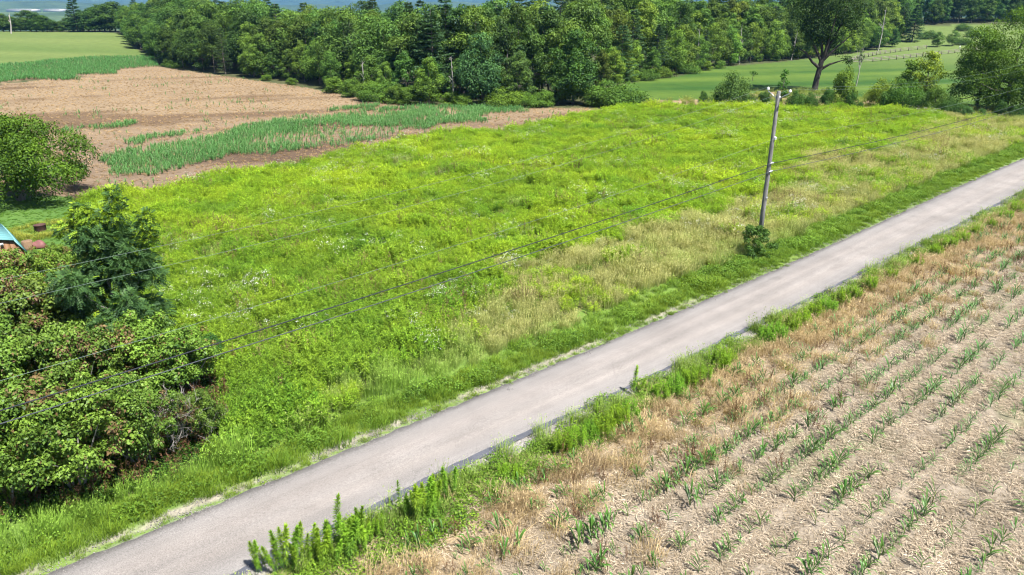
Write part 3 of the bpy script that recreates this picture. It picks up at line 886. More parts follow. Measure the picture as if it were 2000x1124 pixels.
single(decid[0], 'broadleaf_tree', 1326, 140, 92, 'yellow leaved tree at the pasture wood edge', (2.9, 1.75, .4), 1.2)
single(decid[2], 'broadleaf_tree', 1192, 163, 124, 'small yellow-green tree at the pasture corner beside the pine', (2.3, 1.6, .5), 1.1)
single(decid[2], 'broadleaf_tree', 1578, 112, 72, 'yellow-green tree glimpsed behind the big pasture tree trunk', (2.6, 1.7, .5), 1.3)
single(decid[6], 'broadleaf_tree', 1712, 98, 52, 'dense deep green tree beside the far end of the paddock', (1.0, 1.1, .9), 1.3)
single(decid[2], 'broadleaf_tree', 1742, 92, 56, 'grey-green rounded tree by the paddock corner', (.75, .88, 1.0), 1.2)
single(spruces[0], 'spruce_tree', 1781, 82, 8, 'broad dark conifer with bare trunk base on the far pasture', (.62, .75, .75), 1.15)
single(decid[2], 'broadleaf_tree', 1830, 92, 62, 'light green tree at the far end of the paddock', (1.3, 1.25, 1.1), 1.2)
single(decid[6], 'broadleaf_tree', 1860, 90, 60, 'pale green bush-like tree right of the paddock end tree', (1.35, 1.3, 1.2), 1.2)

RISE_LINE = Gp([(1768, 72), (1795, 50), (1850, 47.5), (1950, 44), (2150, 40)])
for o_, h0, h1 in ((3, 9, 13), (9, 14, 18), (17, 16, 20)):
    wood_row(RISE_LINE, o_, 5.5, h0, h1, 'r', [2, 4, 6, 2], .12, base_tint=(.85, .95, .95))
# dead pale trees
def dead_tree(px, py, top, label, seed, r=0.16, spread=0.12):
    g = np.random.default_rng(seed); p, h = at(px, py, top)
    root = empty('dead_tree', tuple(p)); tag(root, label, 'dead tree')
    a0 = g.uniform(0, tau); tip = np.array([math.cos(a0) * spread * h * .5, math.sin(a0) * spread * h * .3, h])
    mb = MB(); mb.tube([(0, 0, -.1), tip * .4 + [.08 * h * spread, 0, 0], tip * .75, tip], [r, r * .8, r * .55, r * .12], 6, .5, 0, False)
    link('trunk', mb.build('trunk', [M['bark_pale']], True), root)
    for k in range(7):
        t = g.uniform(.35, .92); p0 = tip * t; a = g.uniform(0, tau); L = h * g.uniform(.07, .2) * (1.1 - t + .3)
        p1 = p0 + np.array([math.cos(a) * L * .6, math.sin(a) * L * .6, L * .8])
        mb = MB(); mb.tube([p0, (p0 + p1) / 2 + g.normal(0, .1, 3), p1], [r * .4, r * .28, r * .06], 5, .5, 0, False)
        for q in range(3):
            u = g.uniform(.4, .95); b0 = p0 + (p1 - p0) * u; a2 = a + g.normal(0, .8); l2 = L * .35
            mb.tube([b0, b0 + [math.cos(a2) * l2, math.sin(a2) * l2, l2 * .7]], [r * .16, r * .04], 4, .5, 0, False)
        link('branch', mb.build('branch', [M['bark_pale']], True), root)
dead_tree(897, 178, 42, 'forked white dead tree before the wood above the green corn', 4, .2, .22)
dead_tree(886, 207, 110, 'thin grey dead tree below the forked white one', 8, .11, .1)
dead_tree(866, 180, 58, 'slim pale dead trunk left of the forked white one', 12, .13, .1)
dead_tree(713, 190, 118, 'short pale dead trunk in the shade of the wood edge', 15, .14, .05)
dead_tree(1357, 140, 50, 'leaning pale birch trunk at the pasture wood edge', 21, .13, .2)
dead_tree(1443, 126, 46, 'straight pale trunk pair member in the pasture wood', 26, .13, .06)
dead_tree(1545, 118, 62, 'leaning white trunk left of the big pasture tree', 31, .14, .2)
dead_tree(1715, 100, 14, 'white branching dead tree behind the paddock corner', 36, .22, .2)
dead_tree(1105, 110, 8, 'white bare forked treetop among green crowns in the wood', 41, .16, .15)
dead_tree(22, 66, 24, 'leaning dead trunk at the left end of the hill tree row', 44, .3, .3)

# shrubs
shrubs = []
for k, (H, w, nl, nn) in enumerate([(3.0, 1.9, 34, 3600), (2.6, 2.2, 36, 3600), (3.4, 1.6, 34, 3400)]):
    lb = make_lobes(nl, H - .35, .35, w, 300 + k, EDGE, .12, .2)
    mb = MB(); crown_mesh(mb, lb, nn * 2, .16, 0, .35, .7)
    shrubs.append((H, mb.build('crown', [M['leaf']]), trunk_mesh('trunk', M['bark'], H, .05, lb, 8, .08, 5, .6), None))
hedge = [(1372, 208, 178, 'rounded dark shrub at the left of the hedge', (.8, .9, .8)), (1398, 206, 180, 'low dark shrub between two rounded hedge shrubs', (.7, .8, .8)), (1428, 207, 143, 'tall airy shrub in the hedge left of the pole', (1.15, 1.05, 1.2)),
         (1462, 207, 184, 'low shrub just left of the sapling behind the pole', (.8, .9, .8)), (1492, 210, 178, 'shrub with reddish stems behind the pole top', (.85, .9, .9)), (1552, 213, 178, 'dark shrub right of the pole top', (.8, .92, .8)),
         (1582, 213, 182, 'dark green shrub under the big pasture tree', (.75, .9, .8)), (1612, 214, 172, 'dense dark shrub below the pale willow shrub', (.75, .9, .75)), (1642, 212, 132, 'pale yellow-green willow shrub right of the big tree', (1.9, 1.55, .9)),
         (1658, 214, 178, 'dark shrub at the right end of the hedge gap', (.8, .92, .8)), (1678, 216, 199, 'small dark bush alone at the meadow edge', (.8, .95, .8)),
         (1722, 208, 156, 'sparse yellowish shrub on the bank', (2.2, 1.6, .8)), (1760, 216, 158, 'bright green bush below the yellow tree', (1.05, 1.15, .8)), (1738, 214, 176, 'low green bush at the meadow edge below the yellow shrub', (.9, 1.05, .8)),
         (1822, 222, 168, 'olive bush between the yellow tree and the big trees', (1.35, 1.2, .9)), (1852, 224, 190, 'shaded shrub under the big trees', (.8, .9, .9)), (1885, 232, 206, 'pale grey-green bush at the meadow edge under the big trees', (1.15, 1.2, 1.7)),
         (1915, 234, 212, 'low grey-green bush right of its paler twin', (1.0, 1.1, 1.5)), (1950, 234, 196, 'dark shrub under the tree at the frame edge', (.7, .8, .8)), (1985, 236, 208, 'dark low shrub at the right frame edge', (.7, .8, .8)), (2040, 236, 196, 'dark shrub past the frame edge', (.7, .8, .8))]
for px, py, top, lb, t in hedge: 
    p, h = at(px, py, top); add_tree(random.choice(shrubs), 'shrub', p, h, lb, 'shrubs of the hedge between meadow and pasture', t, random.uniform(.6, .85), 'shrub')
edge_px = [(655, 182, 150), (690, 190, 152), (722, 196, 158), (748, 199, 160), (775, 203, 165), (800, 205, 168), (880, 207, 178), (905, 208, 184), (985, 209, 172), (1035, 209, 182), (1062, 209, 176), (1155, 208, 178), (1172, 208, 182), (1195, 207, 160), (1212, 207, 172),
           (1228, 160, 140), (1258, 157, 136), (1284, 152, 130), (1300, 150, 134), (1345, 144, 122), (1378, 138, 118), (1405, 134, 118), (1480, 121, 108), (1515, 120, 106), (570, 166, 152), (520, 158, 146), (330, 131, 120), (345, 133, 118), (1600, 110, 96), (1665, 102, 86), (1690, 98, 84)]
for px, py, top in edge_px:
    p, h = at(px, py, top); w_ = 'crop field' if px < 1180 else 'pasture'
    if 1190 <= px < 1220: w_ = 'hedge corner'
    add_tree(random.choice(shrubs), 'shrub', p, max(h, .8), 'green shrub in the undergrowth where the wood meets the ' + w_, 'undergrowth shrubs by the ' + w_, rt((1.25, 1.25, .95), .25, .1), random.uniform(1.2, 1.6), 'shrub')
for px, py, top, lb in ((1812, 76, 60, 'dark rounded bush beside the broad conifer'), (1880, 60, 46, 'grey-green bush on the far rise'), (1905, 72, 56, 'pale bush on the slope before the far rise'), (1880, 88, 74, 'grey leafless-looking bush behind the paddock end')):
    p, h = at(px, py, top); add_tree(shrubs[1], 'shrub', p, h, lb, None, (1.0, 1.0, 1.2), 1.3, 'shrub')

# big tree standing in the pasture, its trunk bare and forked
p, h = at(1590, 179, -50)
root = empty('pasture_tree', tuple(p)); tag(root, 'big dark tree with bare forked trunk standing in the pasture', 'tree')
lb = make_lobes(58, h - 1.2, 8.4, 6.3, 401, [(0, .45), (.3, .85), (.65, 1.0), (.9, .7), (1, .3)], .09, .15)
low = [(4.5, -1, 5.6, .9), (5.6, .5, 5.0, .7), (-4.2, .5, 6.2, .9), (3.6, 1, 6.6, .9), (-5.0, -1, 7.2, .8)]
mb = MB(); crown_mesh(mb, lb + low, 24000, .30, 0, .2, .55)
link('crown', mb.build('crown', [M['leaf']]), root, color=(.45, .48, .42))
mb = MB(); mb.tube([(0, 0, -.2), (.15, 0, 2.2), (.45, 0, 4.6), (.6, 0, 5.6)], [.62, .5, .46, .42], 8, .5, 0, False)
link('trunk', mb.build('trunk', [M['bark_dark']], True), root)
for b in ([(.6, 0, 5.4), (.2, .2, 8), (-.6, 0, 12), (-.8, 0, 16)], [(.6, 0, 5.4), (1.6, 0, 8), (3.0, .3, 11), (3.6, .2, 15)], [(.5, 0, 5.0), (2.8, -.3, 7.6), (5.0, -.4, 9.6)], [(.4, 0, 5.2), (-1.4, .2, 8.2), (-3.2, .3, 11)],
          [(.3, 0, 4.0), (-1.2, -.3, 5.0), (-2.6, -.3, 6.6), (-4.4, 0, 7.6)], [(.6, 0, 5.2), (.9, -1, 9), (1.2, -2, 14)], [(.3, 0, 3.6), (2.0, 0, 4.6), (4.2, -.6, 5.4)]):
    mb = MB(); mb.tube(b, np.linspace(.3, .06, len(b)), 6, .5, 0, False); link('limb', mb.build('limb', [M['bark_dark']], True), root)

def own_tree(name, px, py, top, label, lobes_args, nleaf, leaf, tint, r0, trunk_mat='bark', cat='tree', shell=.65, nl=9, fork=.2, up=.3, elong=1.9, mat='leaf', zsq=.8):
    p, h = at(px, py, top)
    prof, z0, w, n, seed, rlo, rhi = lobes_args
    lb = make_lobes(n, h - w * rhi * 1.2, z0, w, seed, prof, rlo, rhi)
    root = empty(name, tuple(p)); tag(root, label, cat)
    mb = MB(); crown_mesh(mb, lb, nleaf, leaf, 0, up, shell, elong, zsq)
    link('crown', mb.build('crown', [M[mat]]), root, color=tint)
    link('trunk', trunk_mesh('trunk', M[trunk_mat], h, r0, lb, nl, fork), root)
    return root
own_tree('broadleaf_tree', 1962, 218, 8, 'large leafy tree at the right frame edge', (ROUND, 1.2, 7.2, 84, 411, .08, .14), 30000, .23, (1.3, 1.22, .5), .3)
own_tree('broadleaf_tree', 1905, 214, 62, 'leafy tree left of the large one at the right frame edge', (EDGE, 1.0, 4.0, 56, 412, .1, .16), 17000, .22, (1.25, 1.2, .5), .22)
own_tree('broadleaf_tree', 2075, 224, -10, 'leafy tree just past the right frame edge', (ROUND, 1.0, 6.0, 66, 413, .09, .15), 20000, .24, (1.1, 1.15, .85), .3)
own_tree('broadleaf_tree', 1800, 205, 98, 'yellow-green tree on the bank right of the pasture', (OVAL, 2.0, 2.7, 34, 414, .1, .17), 4200, .26, (2.5, 1.75, .55), .13)
own_tree('broadleaf_tree', 1765, 203, 116, 'green tree left of the yellow-green one on the bank', (OVAL, 2.4, 1.9, 24, 415, .11, .18), 2600, .26, (1.5, 1.35, .8), .1)
own_tree('sapling', 1527, 206, 132, 'slim upright sapling right behind the pole top', (OVAL, .8, 1.0, 18, 416, .14, .22), 1900, .2, (.95, 1.25, .7), .05)
own_tree('sapling', 1672, 168, 72, 'spindly nearly bare tree in the pasture', (VASE, 4.5, 1.6, 14, 417, .08, .12), 420, .22, (1.0, .95, .9), .1, 'bark_grey', 'tree', .3, 12, .15)
own_tree('sapling', 1470, 158, 138, 'tiny leaning sapling alone in the pasture', (OVAL, 1.2, .9, 7, 418, .14, .2), 160, .25, (.8, .9, .9), .05)
own_tree('lawn_tree', 42, 391, 221, 'large dome shaped tree at the back of the lawn', ([(0, .8), (.3, 1.0), (.6, .92), (.85, .62), (1, .25)], 1.1, 5.4, 62, 421, .075, .13), 38000, .165, (1.05, 1.0, .45), .28, elong=1.6, shell=.72, up=.5)

# ------------------------------------------------------------------ foreground thicket on the left
M['lilac'] = foliage('thicket_leaf', (0.018, 0.055, 0.009), (0.165, 0.28, 0.038), rough=.5, transl=.22)
M['lilac_dry'] = foliage('thicket_dry_leaf', (0.05, 0.034, 0.016), (0.19, 0.135, 0.06), transl=.2)
M['ash'] = foliage('ash_leaf', (0.018, 0.052, 0.016), (0.08, 0.165, 0.045), transl=.25, rough=.55, spec=.2)
M['ash_tip'] = foliage('ash_young_leaf', (0.13, 0.25, 0.02), (0.30, 0.42, 0.03))
thick = []
for k, (H, w) in enumerate([(3.4, 1.9), (3.0, 2.1), (3.7, 1.8), (2.8, 1.7)]):
    lb = make_lobes(84, H - .25, .85, w, 500 + k, [(0, .35), (.22, .78), (.5, 1.0), (.8, .75), (1, .3)], .04, .10, .45)
    gq = np.random.default_rng(560 + k)
    for q in range(16):
        a = gq.uniform(0, tau); rr_ = w * gq.uniform(.2, 1.05); lb.append((rr_ * math.cos(a), rr_ * math.sin(a), H * gq.uniform(.62, 1.0) * (1.12 - .35 * (rr_ / w) ** 2), gq.uniform(.12, .24)))
    sd = np.random.default_rng(540 + k); ph = sd.uniform(0, 6, 3)
    dry = lambda x, y, z, ph=ph, H=H: float(np.clip(.04 + .6 * sst(.66, .9, .5 + .5 * math.sin(x * 1.9 + ph[0]) * math.cos(y * 1.7 + ph[1])) + .35 * sst(.4, .1, z / H), 0, .8))
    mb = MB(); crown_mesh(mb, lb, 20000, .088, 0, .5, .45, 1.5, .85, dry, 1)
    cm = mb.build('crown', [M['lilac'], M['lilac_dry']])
    mb = MB()
    for q in range(9):
        l = lb[random.randrange(len(lb))]; a = random.uniform(0, tau); b0 = np.array([.25 * math.cos(a), .25 * math.sin(a), -.05]); tp = np.array(l[:3])
        mb.tube([b0, b0 * .5 + tp * .45 + [0, 0, .2], tp], [.035, .025, .008], 5, .5, 0, False)
    thick.append((H, cm, mb.build('trunk', [M['bark_grey']], True), None))
plants = [(40, 985, 770, 0, 'thicket shrub at the road verge in the bottom left corner', (1, 1, 1), 1.15), (165, 950, 760, 1, 'thicket shrub second along the road verge from the corner', (1.1, 1.05, 1), 1.05),
          (285, 915, 740, 2, 'thicket shrub at the verge with bare twigs beside it', (.95, .95, .95), .95), (395, 868, 765, 3, 'low thicket shrub at the right end of the thicket', (.9, .85, .9), .8), (20, 860, 640, 2, 'pale green thicket shrub behind the corner one', (1.05, 1.05, 1), 1.1),
          (150, 840, 640, 0, 'thicket shrub in the middle of the thicket with dry leaves', (1, .95, 1), 1.1), (280, 800, 640, 1, 'broad bright thicket shrub below the dark tree', (1.1, 1.1, 1), 1.15), (365, 770, 640, 3, 'bright thicket shrub nearest the meadow below the dark tree', (1.1, 1.12, .95), 1.0),
          (30, 740, 560, 1, 'browning thicket shrub at the left frame edge', (1, .9, 1), 1.1), (110, 720, 545, 3, 'thicket shrub with brown patches left of the dark tree', (1, .85, 1), 1.1), (190, 740, 610, 2, 'thicket shrub just below the dark tree on its left', (1.05, 1.0, 1), .9),
          (12, 640, 490, 0, 'thicket shrub in front of the shed', (1.15, 1.1, 1), 1.1), (95, 615, 500, 1, 'yellowish thicket shrub right of the shed', (1.2, 1.1, .9), 1.0), (165, 600, 490, 3, 'back thicket shrub beside the lawn', (1.05, 1.0, .9), 1.0), (-60, 700, 530, 2, 'thicket shrub past the left frame edge before the shed', (1, 1, 1), 1.1),
          (-70, 860, 650, 1, 'thicket shrub past the left frame edge by the road', (1, 1, 1), 1.1), (120, 545, 478, 3, 'small thicket shrub at the lawn edge near the red stone', (1.05, 1.0, .9), .95)]
for px, py, top, kd, lb_, t, w in plants:
    p, h = at(px, py, top); add_tree(thick[kd], 'thicket_shrub', p, h, lb_, 'shrubs of the thicket in the left foreground', t, w * random.uniform(.8, .95), 'shrub')
# dark compound-leaved tree
p, h = at(252, 712, 374)
root = empty('ash_tree', tuple(p)); tag(root, 'dark green feathery leaved tree with bright shoots above the thicket', 'tree')
lb = make_lobes(44, h * .80, 1.4, 2.05, 601, [(0, .85), (.3, 1.0), (.55, .85), (.8, .55), (1, .25)], .10, .16)
spire = [(.55, .2, h * .86, .38), (.62, .2, h * .93, .3), (.66, .2, h * .985, .18), (-.75, .1, h * .84, .39), (-.6, 0, h * .9, .28), (-1.3, .1, h * .78, .38), (1.6, .1, h * .74, .38), (1.7, .1, h * .80, .3), (1.78, .1, h * .86, .24), (-.2, 0, h * .86, .34)]
mb = MB()
for (cx, cy_, cz, r) in lb + spire:
    n = int(34 + 260 * r ** 1.3)
    d = rnd_dirs(n, .25); P0 = np.array([cx, cy_, cz]) + d * (r * rng.uniform(.35, 1.05, n))[:, None]
    D = unit(d * np.array([1, 1, .5]) + rng.normal(0, .6, (n, 3)) + np.array([0, 0, .05]))
    N = unit(np.array([0, 0, 1.0]) + d * .5 + rng.normal(0, .5, (n, 3))); N = unit(N - D * np.sum(N * D, 1, keepdims=True)); S = np.cross(D, N)
    tip = rng.random(n) < .55 if r < .395 else rng.random(n) < .035
    lv0 = np.clip(.4 + .3 * d[:, 2] + rng.normal(0, .15, n), 0, 1)
    for q in range(4):
        for sgn in (-1, 1):
            Pq = P0 + D * (.04 + .06 * q) + np.array([0, 0, -.012]) * q ** 1.5
            Dq = unit(S * sgn + D * .55 + np.array([0, 0, -.25]))
            Nq = unit(N - Dq * np.sum(N * Dq, 1, keepdims=True))
            for mm, msk in ((0, ~tip), (1, tip)):
                if msk.any(): mb.leaves(Pq[msk], Dq[msk], Nq[msk], .115, .05, np.clip(lv0[msk] + rng.normal(0, .08, msk.sum()), 0, 1), mm, .1, .4)
link('crown', mb.build('crown', [M['ash'], M['ash_tip']]), root, color=(1, 1, 1))
link('trunk', trunk_mesh('trunk', M['bark_grey'], h, .11, lb + spire[:6], 14, .12, 6, .5), root)
p, h = at(410, 705, 655); add_tree(shrubs[2], 'shrub', p, h, 'dark small shrub in the meadow right of the thicket', None, (.6, .85, .9), 1.3, 'shrub')
# bare grey twigs
def twig_shrub(px, py, size, lean, label, seed):
    g = np.random.default_rng(seed); p = G(px, py)
    root = empty('bare_shrub', tuple(p)); tag(root, label, 'shrub')
    def grow(mb, p0, d, L, r, lvl):
        d = d / np.linalg.norm(d); p1 = p0 + d * L * .5 + g.normal(0, .03 * L, 3); p2 = p1 + (d + g.normal(0, .18, 3)) * L * .5
        mb.tube([p0, p1, p2], [r, r * .8, r * .5], 5 if lvl < 2 else 3, .5, 0, False)
        if lvl < 4:
            for k in range(3 if lvl < 2 else 2 + (g.random() < .6)):
                b0 = p0 + (p2 - p0) * g.uniform(.45, 1); grow(mb, b0, d + g.normal(0, .42, 3) + [0, 0, .1], L * g.uniform(.45, .75), r * .55, lvl + 1)
    for k in range(5):
        mb = MB(); grow(mb, np.array([g.normal(0, .1), g.normal(0, .1), -.05]), np.array(lean) + g.normal(0, .35, 3), size * g.uniform(.7, 1.1), .035, 0)
        link('branch', mb.build('branch', [M['bark_pale']], True), root)
twig_shrub(325, 880, 1.35, (.55, .1, 1), 'bare grey twiggy shrub at the right side of the thicket', 1)
twig_shrub(360, 850, 1.2, (.5, .1, .9), 'second bare twiggy shrub close to the meadow side of the thicket', 2)
twig_shrub(255, 905, 1.3, (-.1, -.2, 1), 'bare dead stems standing at the verge side of the thicket', 3)
twig_shrub(95, 800, 1.4, (.3, -.2, 1), 'bare twigs poking out of the browning part of the thicket', 5)
twig_shrub(60, 690, 1.3, (.5, -.2, 1), 'bare twigs near the left frame edge of the thicket', 7)
# shrub at the foot of the pole
own_tree('shrub', 1472, 500, 436, 'dense dark green shrub at the foot of the utility pole', ([(0, 1.0), (.3, .9), (.6, .55), (1, .45)], .15, 1.25, 40, 431, .04, .1), 5600, .085, (.9, .95, .8), .03, 'bark', 'shrub', elong=1.5)

# ------------------------------------------------------------------ utility pole and its lines
M['pole_wood'] = bark('pole_wood', (0.075, 0.075, 0.072), (0.23, 0.228, 0.22), 14)
M['galv'] = plain('galvanised_steel', (0.55, 0.57, 0.6), .35, .7)
M['porcelain'] = plain('porcelain', (0.8, 0.82, 0.86), .15, 0, .04)
M['cable'] = plain('black_cable', (0.022, 0.026, 0.033), .75, 0, .2, 2, .2)
M['cable_grey'] = plain('grey_cable', (0.05, 0.057, 0.065), .8, 0, .2, 2, .2)
M['conductor'] = plain('aluminium_conductor', (0.11, 0.15, 0.13), .8, 0, .1, 4, .2)
POLE = G(1481, 484); POLE_H = float(top_h(POLE, 178))
LD = ROAD_DIR; LN = np.array([LD[1], -LD[0]])        # LN points to the road
root = empty('utility_pole', tuple(POLE)); tag(root, 'weathered grey wooden utility pole beside the road', 'utility pole')
mb = MB(); mb.tube([(0, 0, -.3), (0, 0, POLE_H * .5), (.0, 0, POLE_H - .015), (.0, 0, POLE_H)], [.175, .145, .115, .105], 6, .5, 0); 
mb = MB(); mb.lathe((0, 0, 0), [(0.0, -.3), (.145, -.3), (.132, POLE_H * .3), (.114, POLE_H * .7), (.1, POLE_H - .02), (.09, POLE_H), (0.0, POLE_H + .01)], 14)
link('pole_shaft', mb.build('pole_shaft', [M['pole_wood']], True), root)
def ins_prof(s=1.0): return [(0, -.09 * s), (.035 * s, -.09 * s), (.04 * s, -.05 * s), (.09 * s, -.03 * s), (.1 * s, 0), (.06 * s, .02 * s), (.085 * s, .04 * s), (.07 * s, .07 * s), (.04 * s, .09 * s), (.045 * s, .11 * s), (0, .12 * s)]
INS = {}
for nm, sg, z1, px in (('a', -1, POLE_H + .02, 1511), ('b', 1, POLE_H - .02, 1555)):
    L = .66
    tip = np.array([LN[0] * sg * L, LN[1] * sg * L, z1 - .06]); st = np.array([LN[0] * sg * .1, LN[1] * sg * .1, POLE_H - .42])
    mb = MB(); mb.tube([st, (st + tip) / 2 + [0, 0, .02], tip], [.03, .026, .022], 6)
    mb.box(st, (.05, .05, .3), ax=[(LN[0], LN[1], 0), (-LN[1], LN[0], 0), (0, 0, 1)])
    br = link('insulator_bracket', mb.build('insulator_bracket', [M['galv']]), root)
    mb = MB(); mb.lathe(tip + [0, 0, .1], ins_prof(.9), 12)
    link('insulator', mb.build('insulator', [M['porcelain']], True), br)
    INS[nm] = POLE + tip + [0, 0, .22]
def pole_z(py): return float(top_h(POLE, py))
zn = pole_z(270)
mb = MB(); c0 = np.array([LN[0] * .17, LN[1] * .17, zn]); mb.lathe(c0, [(0, -.07), (.05, -.07), (.06, -.04), (.035, 0), (.06, .04), (.05, .07), (0, .07)], 10); mb.box(c0 - np.array([LN[0], LN[1], 0]) * .05, (.06, .06, .2))
link('spool_insulator', mb.build('spool_insulator', [M['porcelain']], True), root)
z4, z5 = pole_z(318), pole_z(334)
for zz in (z4, z5):
    mb = MB(); c0 = np.array([LN[0] * .17, LN[1] * .17, zz]); mb.box(c0, (.1, .1, .12), ax=[(LN[0], LN[1], 0), (-LN[1], LN[0], 0), (0, 0, 1)]); mb.tube([c0 - [LD[0] * .2, LD[1] * .2, 0], c0 + [LD[0] * .2, LD[1] * .2, 0]], .028, 6)
    link('cable_clamp', mb.build('cable_clamp', [M['galv']]), root)
mb = MB(); mb.box((LN[0] * .145 - LD[0] * .02, LN[1] * .145 - LD[1] * .02, z5 - 1.6), (.012, .12, .16), ax=[(LN[0], LN[1], 0), (-LN[1], LN[0], 0), (0, 0, 1)])
link('tag_plate', mb.build('tag_plate', [M['galv']]), root)
def on_line_plane(a, px, py):
    d = ray(px, py); n = np.array([-LD[1], LD[0]])
    t = np.dot(a[:2], n) / np.dot(d[:2], n)
    q = d * t
    return np.dot(q[:2] - a[:2], LD), CAM_H + q[2]
def wire(name, a, left, right, rad, mat, label):
    pts = []
    def fit(obs, z0):
        s = np.array([on_line_plane(a, *o) for o in obs]); x = s[:, 0]; z = s[:, 1] - z0
        A = np.stack([x, x * x], 1)
        k = np.linalg.lstsq(A, z, rcond=None)[0]
        if k[1] < 0.0004: k[1] = 0.0004; k[0] = np.sum((z - k[1] * x * x) * x) / np.sum(x * x)
        return k
    kl = fit(left, a[2]); xs = np.linspace(-62, 0, 80)
    for x in xs: pts.append((a[0] + LD[0] * x, a[1] + LD[1] * x, a[2] + kl[0] * x + kl[1] * x * x))
    if right:
        kr = fit(right, a[2]); xs = np.linspace(0, 75, 70)[1:]
        for x in xs: pts.append((a[0] + LD[0] * x, a[1] + LD[1] * x, a[2] + kr[0] * x + kr[1] * x * x))
    print('WIRE', name, kl, kr if right else None)
    mb = MB(); mb.tube(pts, rad, 6)
    tag(link(name, mb.build(name, [M[mat]], True)), label, 'wire', 'overhead lines on the utility pole')
side = lambda z: np.array([POLE[0] + LN[0] * .2, POLE[1] + LN[1] * .2, z])
wire('power_line', INS['a'], [(1425, 202), (1300, 240), (1000, 318), (800, 368), (635, 406), (505, 437), (375, 466), (212, 506), (0, 551)], [(1664, 172), (1775, 161), (1900, 148)], .005, 'conductor', 'thin power line from the far side top insulator')
wire('power_line', INS['b'], [(1425, 225), (1325, 255), (1000, 348), (750, 408), (640, 441), (500, 478), (350, 516), (162, 558), (0, 597)], [(1675, 177), (1775, 168), (1900, 157)], .005, 'conductor', 'thin power line from the road side top insulator')
wire('power_line', side(POLE[2] + zn), [(1475, 286), (1325, 338), (1212, 380), (1000, 443), (750, 521), (500, 599), (275, 666), (112, 712), (0, 744)], [(1675, 238), (1900, 198)], .0065, 'conductor', 'thin line from the spool insulator halfway up the pole')
wire('telephone_cable', side(POLE[2] + z4), [(1250, 405), (1000, 490), (775, 562), (500, 648), (250, 726), (0, 801)], [(1675, 281), (1800, 255), (1910, 227), (2000, 203)], .018, 'cable', 'thick black cable, upper of the two lowest lines')
wire('telephone_cable', side(POLE[2] + z5), [(1250, 420), (1000, 506), (775, 583), (500, 670), (250, 751), (0, 829)], [(1737, 277), (1875, 247), (2000, 212)], .016, 'cable_grey', 'dark grey cable, lowest line on the pole')

# ------------------------------------------------------------------ shed
M['teal_roof'] = plain('teal_metal_roof', (0.13, 0.30, 0.31), .45, .0, .06, 1.5)
M['shed_wood'] = bark('shed_wood', (0.11, 0.052, 0.022), (0.22, 0.11, 0.045), 5, .7)
M['trim'] = plain('pale_trim', (0.42, 0.36, 0.30), .7)
M['white'] = plain('white_enamel', (0.8, 0.8, 0.8), .4, 0, .05)
M['black'] = plain('black_glass', (0.02, 0.02, 0.025), .2, 0, .1)
ez, kz, rz_ = 2.0, 2.72, 3.12
e = G(52, 491, ez)
sd = np.array([-.67, .74, 0]); sd /= np.linalg.norm(sd); sr = np.array([.74, .67, 0]); sr /= np.linalg.norm(sr)   # depth, right
W2, KW, DEP = 1.9, 1.5, 3.7
ctr = np.array([e[0], e[1], 0]) - sr * W2
root = empty('shed', tuple(ctr)); tag(root, 'small wooden shed with teal gambrel metal roof', 'shed')
def S(u, v, z): return sr * u + sd * v + np.array([0, 0, z])
prof = [(-W2, ez), (-KW, kz), (0, rz_), (KW, kz), (W2, ez)]
def slab(pts, nrm, th):
    P = np.array(pts); return np.concatenate([P, P - np.array(nrm) * th])
CUBE = [(0, 1, 2, 3), (7, 6, 5, 4), (0, 4, 5, 1), (1, 5, 6, 2), (2, 6, 7, 3), (3, 7, 4, 0)]
for i in range(4):
    (u0, z0), (u1, z1) = prof[i], prof[i + 1]
    P = [S(u0, -.12, z0), S(u1, -.12, z1), S(u1, DEP + .1, z1), S(u0, DEP + .1, z0)]
    n = np.cross(P[1] - P[0], P[3] - P[0]); n /= np.linalg.norm(n); n = n * np.sign(n[2])
    mb = MB(); mb.add(slab(P, n, .05), CUBE)
    rp = link('roof_panel', mb.build('roof_panel', [M['teal_roof']]), root)
    for q in range(8):
        v = -.05 + (DEP + .1) * (q + .5) / 8
        mb = MB(); A = S(u0, v, z0) + n * .012; B = S(u1, v, z1) + n * .012
        mb.tube([A, B], .011, 6); link('rib', mb.build('rib', [M['teal_roof']]), rp)
# front wall of upright boards following the gable
def gz(u): return float(np.interp(u, [p_[0] for p_ in prof], [p_[1] for p_ in prof]))
nb = 14; bw = 2 * (W2 - .1) / nb
for k in range(nb):
    for vv in (0.0, DEP):
        u0 = -W2 + .1 + k * bw; u1 = u0 + bw - .012
        P = [S(u0, vv, 0), S(u1, vv, 0), S(u1, vv, gz(u1) - .06), S(u0, vv, gz(u0) - .06)]
        mb = MB(); mb.add(slab(P, -sd if vv == 0 else sd, .03), CUBE); link('board', mb.build('board', [M['shed_wood']]), root)
mb = MB()
for u in (-W2 + .09, W2 - .09):
    P = [S(u, 0, 0), S(u, DEP, 0), S(u, DEP, ez - .03), S(u, 0, ez - .03)]; mb.add(slab(P, sr, .03), CUBE)
link('side_wall', mb.build('side_wall', [M['shed_wood']]), root)
for (u0, u1, z0, z1) in ((-.2, 1.0, 1.92, 2.02), (-1.2, -.3, 2.28, 2.4)):
    mb = MB(); P = [S(u0, -.04, z0), S(u1, -.04, z0), S(u1, -.04, z1), S(u0, -.04, z1)]; mb.add(slab(P, sd, -.05), CUBE); link('trim_board', mb.build('trim_board', [M['trim']]), root)
